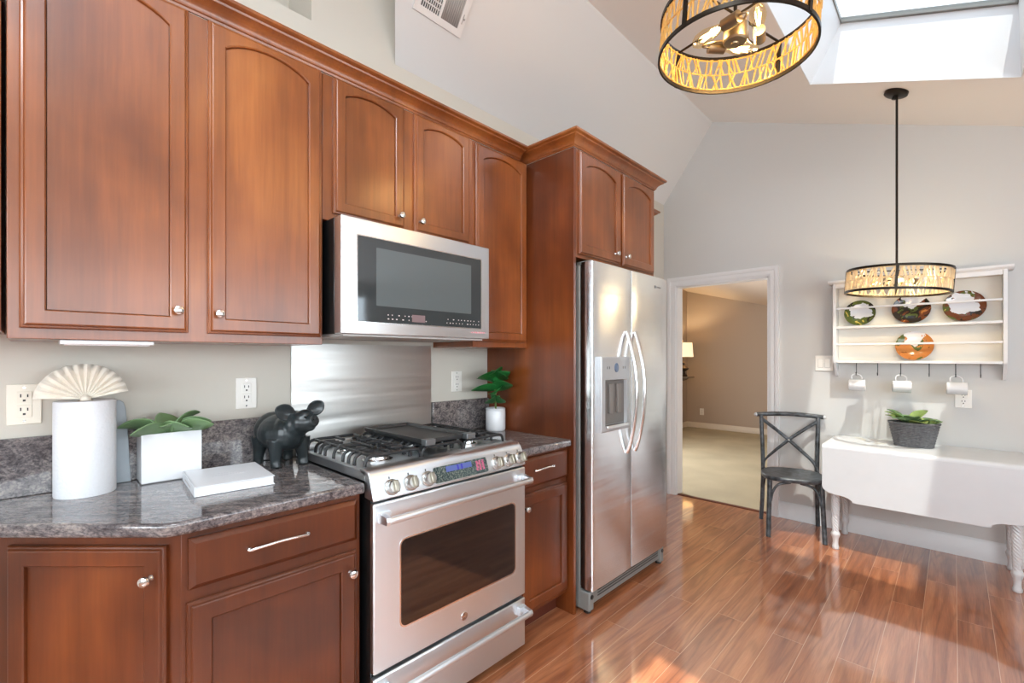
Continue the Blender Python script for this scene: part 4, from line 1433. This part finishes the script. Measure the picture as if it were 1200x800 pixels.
mb.build('grid', plain('vent_white2', srgb(212, 208, 205), 0.5), t)
mb = MB()
for i in range(9):
    y = 1.465 + 0.012 * i
    q = lambda a, c: [sp_(a, 0.032, c), sp_(a, 0.218, c)]
    mb.add([*q(y, 0.001), *q(y + 0.010, 0.0085)][:2] + [*q(y + 0.010, 0.0085)][::-1], [(0, 1, 2, 3)])
mb.build('slats', M_VENTGREY, t, solid=0.0012)
sb = MB()
sbox(sb, 1.463, 1.572, 0.032, 0.218, 0.0004, 0.0009)
sb.build('slat_backing', plain('vent_mid', srgb(110, 106, 102), 0.8), t)
lv = MB()
sbox(lv, 1.585, 1.589, 0.06, 0.105, 0.009, 0.011)
lv.ball(sp_(1.592, 0.085, 0.014), 0.005, 10)
lv.build('lever', M_VENTGREY, t)

# ------------------------------------------------------------------ pendant lights
def pendant(cx, cy, zb, zt, label, lat_mat, watts, bulbs, a_strap, a_bulb):
    zc = zceil(cx)
    t = thing('pendant_light', label, 'pendant light', (cx, cy, zb))
    rr = 0.262
    sl = Matrix.Rotation(math.atan(SL), 3, 'Y')
    MB().lathe([(0.063, -0.0005), (0.063, -0.018), (0.055, -0.024), (0.012, -0.026), (0.012, -0.045), (0.001, -0.046)], (cx, cy, zc), 32, sl).build('canopy', M_BRONZE, t)
    MB().cyl((cx, cy, zt - 0.01), (cx, cy, zc - 0.03), 0.0065, n=12).build('rod', M_BRONZE, t)
    tc_ = Vector((cx, cy, (zb + zt) / 2))
    TQ = Matrix.Rotation(R(3.8), 3, Vector((cx, cy, 0)).normalized())
    def hang(m_):
        # the shade hangs a little out of level on its rod
        m_.v = [tuple(tc_ + TQ @ (Vector(q) - tc_)) for q in m_.v]
        return m_
    mb = MB()
    for z, h in ((zt, 0.007), (zb, 0.007)):
        prof = [(rr + 0.003, -h), (rr + 0.003, h), (rr - 0.004, h), (rr - 0.004, -h)]
        loops = []
        n = 72
        for j in range(n):
            a = 2 * PI * j / n
            loops.append([Vector((cx + r * math.cos(a), cy + r * math.sin(a), z + dz)) for r, dz in prof])
        mb.rings(loops, closed=True)
    for k in range(4):
        a = R(a_strap + 90 * k)
        c_, s__ = math.cos(a), math.sin(a)
        M = Matrix.Rotation(a, 3, 'Z')
        mb.obox((cx + (rr + 0.002) * c_, cy + (rr + 0.002) * s__, (zb + zt) / 2), 0.0035, 0.0075, (zt - zb) / 2 + 0.006, M)
        mb.tube([(cx + rr * c_, cy + rr * s__, zt), (cx, cy, zt)], 0.0045, 8)
    hang(mb).build('frame', M_BRONZE, t)
    # two tiers of crossing sticks with a ring between
    mb = MB()
    random.seed(11)
    zm = (zb + zt) / 2
    for tier in ((zb + 0.006, zm - 0.002), (zm + 0.002, zt - 0.006)):
        n = 104
        for i in range(n):
            a0 = 2 * PI * (i + random.uniform(-.3, .3)) / n
            a1 = a0 + random.choice((-1, 1)) * random.uniform(0.01, 0.11)
            r1 = rr - 0.004 + random.uniform(-0.003, 0.002)
            p0 = Vector((cx + r1 * math.cos(a0), cy + r1 * math.sin(a0), tier[0]))
            p1 = Vector((cx + r1 * math.cos(a1), cy + r1 * math.sin(a1), tier[1]))
            mb.tube([p0, p1], random.uniform(0.003, 0.0046) * (1.35 if lat_mat is M_PEARL else 1.0), 6)
    for z in (zb + 0.009, zm, zt - 0.009):
        mb.torus((cx, cy, z), rr - 0.004, 0.003, 72, 6)
    hang(mb).build('lattice', lat_mat, t)
    # hub, arms, sockets, bulbs
    hz = zb + 0.075
    hang(MB().lathe([(0.001, -0.046), (0.012, -0.045), (0.014, -0.040), (0.036, -0.038), (0.041, -0.032), (0.041, 0.022), (0.012, 0.03), (0.012, zt - hz), (0.001, zt - hz)], (cx, cy, hz), 24)).build('hub', M_BRASS, t)
    for k in range(bulbs):
        a = R(a_bulb + 360.0 / bulbs * k)
        d = Vector((math.cos(a), math.sin(a), 0))
        pd = Vector((-math.sin(a), math.cos(a), 0))
        c0 = Vector((cx, cy, hz - 0.01))
        c0 = c0 + pd * 0.076
        arm = hang(MB().tube(spline([c0 - pd * 0.037, c0 - pd * 0.036 - d * 0.05, c0 - pd * 0.012 - d * 0.088, c0 - d * 0.084, c0 - d * 0.064], 5), 0.004, 8)).build('arm', M_BRASS, t)
        hang(MB().tube([c0 - d * 0.066, c0 - d * 0.006], [0.020, 0.020], 20)).build('socket', M_BRASS, arm)
        pts = [c0 + d * s for s in (-0.007, 0.008, 0.035, 0.068, 0.100, 0.118, 0.1235)]
        hang(MB().tube(pts, [0.0125, 0.014, 0.021, 0.027, 0.024, 0.013, 0.003], 18)).build('bulb', M_BULBGLASS, arm)
        fl_ = MB()
        for q in range(5):
            b = 2 * PI * q / 5
            o1 = (pd * math.cos(b) + Vector((0, 0, 1)) * math.sin(b)) * 0.010
            fl_.tube([c0 + d * 0.02 + o1 * 0.4, c0 + d * 0.085 + o1], 0.0009, 5)
        hang(fl_).build('filament', M_FILAMENT, arm)
        l = light('bulb_light', 'POINT', tc_ + TQ @ (c0 + d * 0.066 - tc_), watts, (1.0, 0.70, 0.36) if lat_mat is M_GOLD else (1.0, 0.84, 0.62), shadow_soft_size=0.02)
        M_BULB_LIGHTS.append(l)
M_BULB_LIGHTS = []
pendant(-0.574, 1.773, 2.450, 2.585, 'large drum pendant with gold lattice close overhead, cut by the top edge', M_GOLD, 3.2, 3, -17, 43)
pendant(-0.262, 3.80, 1.754, 1.892, 'drum pendant with pale lattice hanging on a long rod in front of the plate rack', M_PEARL, 3.2, 3, -86, 0)

# ------------------------------------------------------------------ plate rack on the far wall
t = thing('plate_rack', 'white wall plate rack with two shelves, guard rails and six black hooks', 'plate rack', (-0.213, YF, 1.19))
rack = t
YR = 4.252
def side_board(x):
    pr = [(YF - 0.0008, 1.20), (YF - 0.018, 1.195), (YF - 0.040, 1.215), (YF - 0.075, 1.27), (YR + 0.006, 1.30), (YR, 1.325), (YR, 1.90), (YF - 0.0008, 1.90)]
    MB().prism([(x - 0.010, y, z) for y, z in pr], (0.020, 0, 0)).build('side_board', M_TRIM, t, bev=0.002)
side_board(-0.661)
side_board(0.235)
mb = MB()
prc = [(0, 1.900), (0.118, 1.900), (0.122, 1.906), (0.132, 1.910), (0.136, 1.921), (0.136, 1.926), (0, 1.926)]
mb.prism([(-0.700, YF - 0.0008 - d, z) for d, z in prc], (0.972, 0, 0))
mb.build('cornice', M_TRIM, t)
MB().box(-0.650, 0.224, YF - 0.012, YF - 0.001, 1.300, 1.8995).build('back_panel', plain('rack_back', srgb(222, 219, 210), 0.5), t)
MB().box(-0.650, 0.224, YR + 0.006, YF - 0.0125, 1.560, 1.578).build('shelf', M_TRIM, t, bev=0.002)
MB().box(-0.650, 0.224, YR + 0.006, YF - 0.0125, 1.300, 1.318).build('shelf', M_TRIM, t, bev=0.002)
for z in (1.712, 1.440):
    MB().box(-0.6505, 0.2245, YR + 0.006, YR + 0.016, z - 0.007, z + 0.007).build('guard_rail', M_TRIM, t, bev=0.002)
MB().box(-0.650, 0.224, YR + 0.004, YR + 0.02, 1.868, 1.8995).build('top_rail', M_TRIM, t)
HX = [-0.527, -0.402, -0.273, -0.123, 0.008, 0.125]
YH = 4.275
for x in HX:
    pts = [(x, YH, 1.2998), (x, YH, 1.235), (x, YH - 0.003, 1.218), (x, YH - 0.012, 1.211), (x, YH - 0.020, 1.217), (x, YH - 0.022, 1.228)]
    k = MB().tube(spline(pts, 4), 0.0026, 8)
    k.ball((x, YH - 0.022, 1.229), 0.0038, 8)
    k.build('hook', M_BLACK, t)

# plates leaning on the back panel
def plate_mat(name, seed, cols, white):
    m, nt, p = new_mat(name)
    tc = nt.nodes.new('ShaderNodeTexCoord')
    n = noise_node(nt, tc.outputs['Object'], 11, (1, 1, 1), 3, 0.6, 0.6)
    mp = n.inputs['Vector'].links[0].from_node
    mp.inputs['Location'].default_value = (seed * 3.1, seed * 1.7, 0)
    k = len(cols)
    r = ramp_node(nt, n.outputs['Fac'], [(0.30 + 0.42 * i / (k - 1), c) for i, c in enumerate(cols)])
    r.color_ramp.interpolation = 'CONSTANT'
    sep = nt.nodes.new('ShaderNodeSeparateXYZ')
    nt.links.new(tc.outputs['Object'], sep.inputs[0])
    # pale middle/top, painted lower band and side
    n2 = noise_node(nt, tc.outputs['Object'], 20, (1, 1, 1), 2)
    add = nt.nodes.new('ShaderNodeMath')
    add.operation = 'MULTIPLY_ADD'
    nt.links.new(n2.outputs['Fac'], add.inputs[0])
    add.inputs[1].default_value = 0.12
    ln = nt.nodes.new('ShaderNodeVectorMath')
    ln.operation = 'LENGTH'
    sh = nt.nodes.new('ShaderNodeVectorMath')
    sh.operation = 'SUBTRACT'
    sh.inputs[1].default_value = white[0]
    nt.links.new(tc.outputs['Object'], sh.inputs[0])
    nt.links.new(sh.outputs[0], ln.inputs[0])
    nt.links.new(ln.outputs['Value'], add.inputs[2])
    gt = nt.nodes.new('ShaderNodeMath')
    gt.operation = 'LESS_THAN'
    gt.inputs[1].default_value = white[1] + 0.056
    nt.links.new(add.outputs[0], gt.inputs[0])
    q = mix_node(nt, r.outputs['Color'], srgb(226, 228, 232), gt.outputs[0])
    nt.links.new(q, p.inputs['Base Color'])
    p.inputs['Roughness'].default_value = 0.12
    return m
GRN, YEL, BRN, DK, ORG, RED, WHT = srgb(86, 98, 46), srgb(196, 178, 84), srgb(112, 62, 36), srgb(44, 38, 32), srgb(198, 128, 66), srgb(126, 42, 28), srgb(230, 230, 230)
plates = [(-0.512, 1.5785, 0.096, [DK, GRN, GRN, YEL, DK], ((0.004, 0.02, 0.118), 0.066), 'leftmost decorated plate on the upper shelf, white centre with green rim'),
          (-0.220, 1.5785, 0.106, [GRN, DK, BRN, ORG, ORG], ((0.012, 0.03, 0.175), 0.060), 'middle decorated plate on the upper shelf, orange and brown bird pattern'),
          (0.049, 1.5785, 0.106, [YEL, GRN, BRN, DK, BRN], ((-0.006, 0.02, 0.128), 0.076), 'rightmost decorated plate on the upper shelf, pale centre with dark brown rim'),
          (-0.203, 1.3185, 0.104, [GRN, ORG, ORG, BRN, ORG], ((0.0, 0.03, 0.165), 0.058), 'orange decorated plate alone on the lower shelf')]
for i, (x, z, r, cols, wh, lab) in enumerate(plates):
    t = thing('plate', lab, 'plate', (x, YF - 0.062, z))
    tilt = Matrix.Rotation(R(78), 3, 'X')
    c = Vector((0, 0.004, 0)) + tilt @ Vector((0, r, 0))
    c.z += 0.001
    prof = [(0.001, 0.006), (r * 0.62, 0.006), (r * 0.70, 0.010), (r * 0.985, 0.019), (r, 0.021), (r * 0.985, 0.0165), (r * 0.70, 0.004), (r * 0.45, 0.0), (0.001, 0.0)]
    MB().lathe(prof, (0, c.y, c.z), 48, tilt).build('dish', plate_mat('painted_plate_%d' % i, i + 1, cols, wh), t, local=True, ang=50)

# mugs hanging by their handles
for i, (hxk, lab) in enumerate(((HX[0], 'leftmost white mug hanging from the rack'), (HX[2], 'middle white mug hanging from the rack'), (HX[4], 'rightmost white mug hanging from the rack in front of an outlet'))):
    t = thing('mug', lab, 'mug', (hxk, YH - 0.012, 1.148), R((4, 10, 3)[i]), 'mugs on the rack hooks')
    MX_ = Matrix.Rotation(R(90), 3, 'Y')
    prof = [(0.001, -0.050), (0.036, -0.050), (0.040, -0.046), (0.0425, 0.04), (0.043, 0.051), (0.0405, 0.0515), (0.0395, 0.04), (0.037, -0.043), (0.001, -0.045)]
    MB().lathe(prof, (0.004, 0, -0.012), 36, MX_).build('cup', M_WHITE, t, local=True)
    pts = [(-0.026, 0, 0.029), (-0.028, 0, 0.045), (-0.022, 0, 0.062), (-0.006, 0, 0.0685), (0.012, 0, 0.0675), (0.027, 0, 0.058), (0.033, 0, 0.043), (0.033, 0, 0.029)]
    MB().tube(spline(pts, 5), 0.0045, 10, up=(0, 1, 0), flat=1.0).build('handle', M_WHITE, t, local=True)

# ------------------------------------------------------------------ drop-leaf table
t = thing('drop_leaf_table', 'white drop-leaf table with rope-twist legs against the far wall', 'table', (-0.17, 4.07, 0))
TX0, TX1 = -0.665, 0.325
TY0, TY1 = 3.868, 4.335
mb = MB()
mb.prism([(TX0, TY0, 0.716), (TX1, TY0, 0.716), (TX1, TY1, 0.716), (TX0, TY1, 0.716)], (0, 0, 0.024))
mb.build('tabletop', M_TABLE, t, bev=0.004)
# leaf: rounded rule joint then hanging board with shaped lower edge
cx_ = (TX0 + TX1) / 2
half = (TX1 - TX0) / 2
out = []
def side_pts(sgn):
    L = [(half, 0.716), (half, 0.452)]
    for k in range(1, 9):
        a = R(90 * k / 8)
        L.append((half - 0.085 * (1 - math.cos(a)), 0.452 - 0.052 * math.sin(a)))
    L += [(half - 0.13, 0.396), (half - 0.150, 0.388), (half - 0.168, 0.376), (half - 0.172, 0.364), (half - 0.190, 0.362)]
    return [(cx_ + sgn * a, z) for a, z in L]
poly = side_pts(-1) + list(reversed(side_pts(1)))
YL = 3.815
mb = MB().prism([(x, YL, z) for x, z in poly], (0, 0.018, 0))
lf = mb.build('drop_leaf', M_TABLE, t, bev=0.002)
pr = [(YL, 0.7155)]
for k in range(0, 7):
    a = R(90 * k / 6)
    pr.append((YL + 0.024 - 0.024 * math.cos(a), 0.7158 + 0.0242 * math.sin(a)))
pr += [(TY0 - 0.0015, 0.740), (TY0 - 0.0015, 0.724), (YL + 0.018, 0.7155)]
MB().prism([(TX0, y, z) for y, z in pr], (TX1 - TX0, 0, 0)).build('rule_joint', M_TABLE, lf, ang=30)
# back leaf hanging on the wall side
MB().prism([(x, TY1 - 0.002, z) for x, z in poly], (0, 0.014, 0)).build('drop_leaf', M_TABLE, t, bev=0.002)
LX = (-0.600, 0.262)
LY = (3.905, 4.285)
mb = MB()
mb.box(LX[0] - 0.03, LX[1] + 0.03, LY[0] + 0.02, LY[0] + 0.04, 0.60, 0.7155)
mb.box(LX[0] - 0.03, LX[1] + 0.03, LY[1] - 0.01, LY[1] + 0.01, 0.60, 0.7155)
mb.box(LX[0] - 0.012, LX[0] + 0.008, LY[0] + 0.02, LY[1], 0.60, 0.7155)
mb.box(LX[1] - 0.008, LX[1] + 0.012, LY[0] + 0.02, LY[1], 0.60, 0.7155)
mb.build('apron', M_TABLE, t)
for x in LX:
    for y in LY:
        prof = [(0.017, 0.0005), (0.020, 0.006), (0.021, 0.018), (0.017, 0.032), (0.0165, 0.05), (0.0185, 0.075), (0.024, 0.092), (0.027, 0.104), (0.026, 0.114), (0.020, 0.126)]
        for k in range(177):
            s = k / 176
            prof.append((0.0195 + 0.011 * s ** 0.8, 0.128 + 0.44 * s))
        prof += [(0.026, 0.572), (0.033, 0.580), (0.034, 0.594), (0.030, 0.600), (0.030, 0.714)]
        tw = lambda a, z: 1.0 + (0.085 * math.sin(7 * a + 300 * z) if 0.128 < z < 0.57 else 0.0)
        lg = MB().lathe(prof, (x, y, 0), 72, twist=tw)
        lg.build('leg', M_TABLE, t, ang=60)

# wicker basket with succulents on the table
bxx, byy, bz = -0.197, 4.13, 0.7405
t = thing('wicker_planter', 'grey wicker basket of pale green succulents on the white table', 'planter', (bxx, byy, bz))
mb = MB()
rows = 17
HB = 0.160
for i in range(rows):
    z = bz + 0.006 + (HB - 0.012) * i / (rows - 1)
    s = i / (rows - 1)
    rx, ry = 0.098 + 0.030 * s, 0.062 + 0.022 * s
    pts = []
    n = 96
    for j in range(n):
        a = 2 * PI * j / n
        w = 0.0032 * math.sin(12 * a + (PI if i % 2 else 0))
        pts.append((bxx + (rx + w) * math.cos(a), byy + (ry + w) * math.sin(a), z))
    mb.tube(pts, 0.0047, 6, closed=True, up=(0, 0, 1))
for j in range(24):
    a = 2 * PI * (j + 0.5) / 24
    mb.tube([(bxx + 0.098 * math.cos(a), byy + 0.062 * math.sin(a), bz + 0.001), (bxx + 0.128 * math.cos(a), byy + 0.084 * math.sin(a), bz + HB)], 0.003, 6)
mb.lathe([(0.001, bz + 0.0005), (0.096, bz + 0.0005), (0.096, bz + 0.006), (0.001, bz + 0.006)], (bxx, byy, 0), 36, sy=0.63)
for k in range(3):
    pts = []
    for j in range(96):
        a = 2 * PI * j / 96
        w = 0.004 * math.sin(22 * a + 2 * PI * k / 3)
        pts.append((bxx + (0.131 + w) * math.cos(a), byy + (0.086 + w) * math.sin(a), bz + HB + 0.003 * math.cos(22 * a + 2 * PI * k / 3)))
    mb.tube(pts, 0.0042, 6, closed=True, up=(0, 0, 1))
mb.build('basket', M_WICKER, t)
MB().lathe([(0.001, HB - 0.03), (0.115, HB - 0.03), (0.117, HB - 0.018), (0.001, HB - 0.012)], (bxx, byy, bz), 30, sy=0.64).build('soil', M_SOIL, t)
random.seed(21)
for k in range(11):
    az = R(-150 + 33 * k + random.uniform(-8, 8))
    mb = MB()
    leaf(mb, (bxx - 0.02 + 0.012 * math.cos(az), byy + 0.012 * math.sin(az), bz + HB - 0.014), az, random.uniform(0.45, 1.0), random.uniform(0.13, 0.175), 0.092, 0.6, 0.35, tipw=1.15)
    mb.build('leaf', M_LEAF if k % 3 else M_LEAF3, t, solid=0.003, sub=1)
for k in range(12):
    az = R(30 * k)
    mb = MB()
    leaf(mb, (bxx + 0.082 + 0.012 * math.cos(az), byy - 0.025 + 0.008 * math.sin(az), bz + HB - 0.012), az, random.uniform(0.4, 1.2), 0.065, 0.034, 0.5, 0.3, tipw=1.2)
    mb.build('leaf', M_LEAF3, t, solid=0.0025, sub=1)

# ------------------------------------------------------------------ bentwood cross-back chair
t = thing('chair', 'distressed black bentwood cross-back chair beside the white table', 'chair', (-0.900, 4.068, 0), math.atan2(0.3256, 0.9455))
# local: x = width, -y = front
def L3(w, f, z):
    return (w, -f, z)
SEATZ = 0.448
loops = []
n = 44
def seat_loop(e, z):
    L = []
    for j in range(n):
        a = 2 * PI * j / n
        ca, sa = math.cos(a), math.sin(a)
        pw = 2.7
        r = (abs(ca) ** pw + abs(sa) ** pw) ** (-1 / pw)
        w = r * ca
        f = r * sa
        hw = 0.212 + 0.012 * f - e
        L.append(Vector(L3(w * hw, f * (0.205 - e) + 0.0, z)))
    return L
mb = MB().rings([seat_loop(0.006, SEATZ - 0.030), seat_loop(0.0, SEATZ - 0.022), seat_loop(0, SEATZ - 0.006), seat_loop(0.006, SEATZ), seat_loop(0.05, SEATZ - 0.003), seat_loop(0.12, SEATZ - 0.006)])
mb.build('seat', M_CHAIR, t, local=True)
for s in (-1, 1):
    MB().tube(spline([L3(s * 0.200, -0.222, 0.0005), L3(s * 0.192, -0.198, 0.20), L3(s * 0.188, -0.188, 0.42), L3(s * 0.192, -0.195, 0.62), L3(s * 0.200, -0.216, 0.868)], 6), [0.0155] * 25, 12).build('leg', M_CHAIR, t, local=True)
    MB().tube(spline([L3(s * 0.178, 0.196, 0.0005), L3(s * 0.172, 0.172, 0.20), L3(s * 0.165, 0.158, 0.419)], 6), [0.0165] * 13, 12).build('leg', M_CHAIR, t, local=True)
    # curved braces: front, and along each side
    MB().tube(spline([L3(s * 0.160, 0.172, 0.265), L3(s * 0.148, 0.170, 0.33), L3(s * 0.11, 0.165, 0.39), L3(s * 0.03, 0.160, 0.412)], 6), 0.0095, 10).build('brace', M_CHAIR, t, local=True)
    MB().tube(spline([L3(s * 0.168, 0.155, 0.265), L3(s * 0.172, 0.13, 0.34), L3(s * 0.172, 0.07, 0.395), L3(s * 0.17, 0.0, 0.412)], 6), 0.009, 10).build('brace', M_CHAIR, t, local=True)
    MB().tube(spline([L3(s * 0.184, -0.178, 0.285), L3(s * 0.178, -0.15, 0.35), L3(s * 0.174, -0.09, 0.395), L3(s * 0.172, -0.02, 0.412)], 6), 0.009, 10).build('brace', M_CHAIR, t, local=True)
    # crossing back bar, bowed
    MB().tube(spline([L3(-s * 0.196, -0.208, 0.835), L3(-s * 0.085, -0.236 - 0.004 * s, 0.742), L3(0, -0.238 - 0.006 * s, 0.668), L3(s * 0.10, -0.218, 0.575), L3(s * 0.172, -0.192, 0.50), L3(s * 0.188, -0.165, 0.440)], 6), 0.0135, 10, flat=0.6, up=(0.6, 0, 1)).build('back_bar', M_CHAIR, t, local=True)
MB().tube(spline([L3(-0.236, -0.205, 0.868), L3(-0.20, -0.219, 0.870), L3(-0.10, -0.243, 0.876), L3(0, -0.250, 0.878), L3(0.10, -0.243, 0.876), L3(0.20, -0.219, 0.870), L3(0.236, -0.205, 0.868)], 6), 0.0175, 14).build('top_rail', M_CHAIR, t, local=True)
mb = MB()
for s in (-1, 1):
    mb.ball(L3(s * 0.237, -0.2045, 0.868), 0.0165, 12)
mb.build('end_cap', plain('worn_pale_wood', srgb(188, 190, 192), 0.5), t, local=True)
MB().ball(L3(0, -0.226, 0.668), (0.009, 0.006, 0.009), 12).build('rivet', M_CHROME, t, local=True)

# ------------------------------------------------------------------ lamp and bracket shelf in the room beyond
sx_, sy_ = -3.605, 8.29
t = thing('wall_shelf', 'dark carved bracket shelf on the wall of the room beyond', 'shelf', (-3.75, sy_, 0.9))
mb = MB()
mb.prism([(-3.7495, sy_ - 0.16, 0.965), (-3.44, sy_ - 0.14, 0.965), (-3.44, sy_ + 0.14, 0.965), (-3.7495, sy_ + 0.16, 0.965)], (0, 0, 0.025))
mb.build('board', plain('grey_carved_wood', srgb(120, 108, 96), 0.6), t, bev=0.005)
mb = MB()
mb.prism([(-3.7495, sy_ - 0.05, 0.964), (-3.50, sy_ - 0.05, 0.964), (-3.54, sy_ - 0.05, 0.93), (-3.64, sy_ - 0.05, 0.90), (-3.69, sy_ - 0.05, 0.84), (-3.7495, sy_ - 0.05, 0.80)], (0, 0.10, 0))
mb.build('bracket', plain('grey_carved_wood2', srgb(110, 98, 86), 0.6), t, bev=0.006)
t = thing('table_lamp', 'lit table lamp with cream drum shade on the bracket shelf beyond the doorway', 'lamp', (sx_, sy_, 0.99))
MB().lathe([(0.001, 0.0005), (0.085, 0.0005), (0.09, 0.02), (0.055, 0.05), (0.05, 0.09), (0.10, 0.13), (0.112, 0.155), (0.07, 0.19), (0.035, 0.215), (0.045, 0.25), (0.03, 0.27), (0.014, 0.30), (0.014, 0.36), (0.001, 0.36)], (sx_, sy_, 0.99), 28).build('base', plain('bronze_base', srgb(70, 56, 42), 0.45, 0.3), t)
m, nt, p = new_mat('lit_shade')
p.inputs['Base Color'].default_value = srgb(240, 222, 186)
p.inputs['Emission Color'].default_value = (1.0, 0.83, 0.56, 1)
p.inputs['Emission Strength'].default_value = 0.75
MB().lathe([(0.190, 0.36), (0.170, 0.62), (0.167, 0.62), (0.187, 0.36)], (sx_, sy_, 0.99), 40).build('lamp_shade', m, t)
bl = MB().ball((sx_, sy_, 1.43), 0.03, 14).build('bulb', emit('lamp_bulb', (1, 0.85, 0.6, 1), 8), t)
MB().tube([(sx_, sy_, 1.35), (sx_, sy_, 1.63), (sx_, sy_, 1.66)], [0.004, 0.004, 0.011], 8).build('finial', M_BRASS, t)
light('lamp_light', 'POINT', (sx_, sy_, 1.47), 24, (1.0, 0.76, 0.46), shadow_soft_size=0.04)
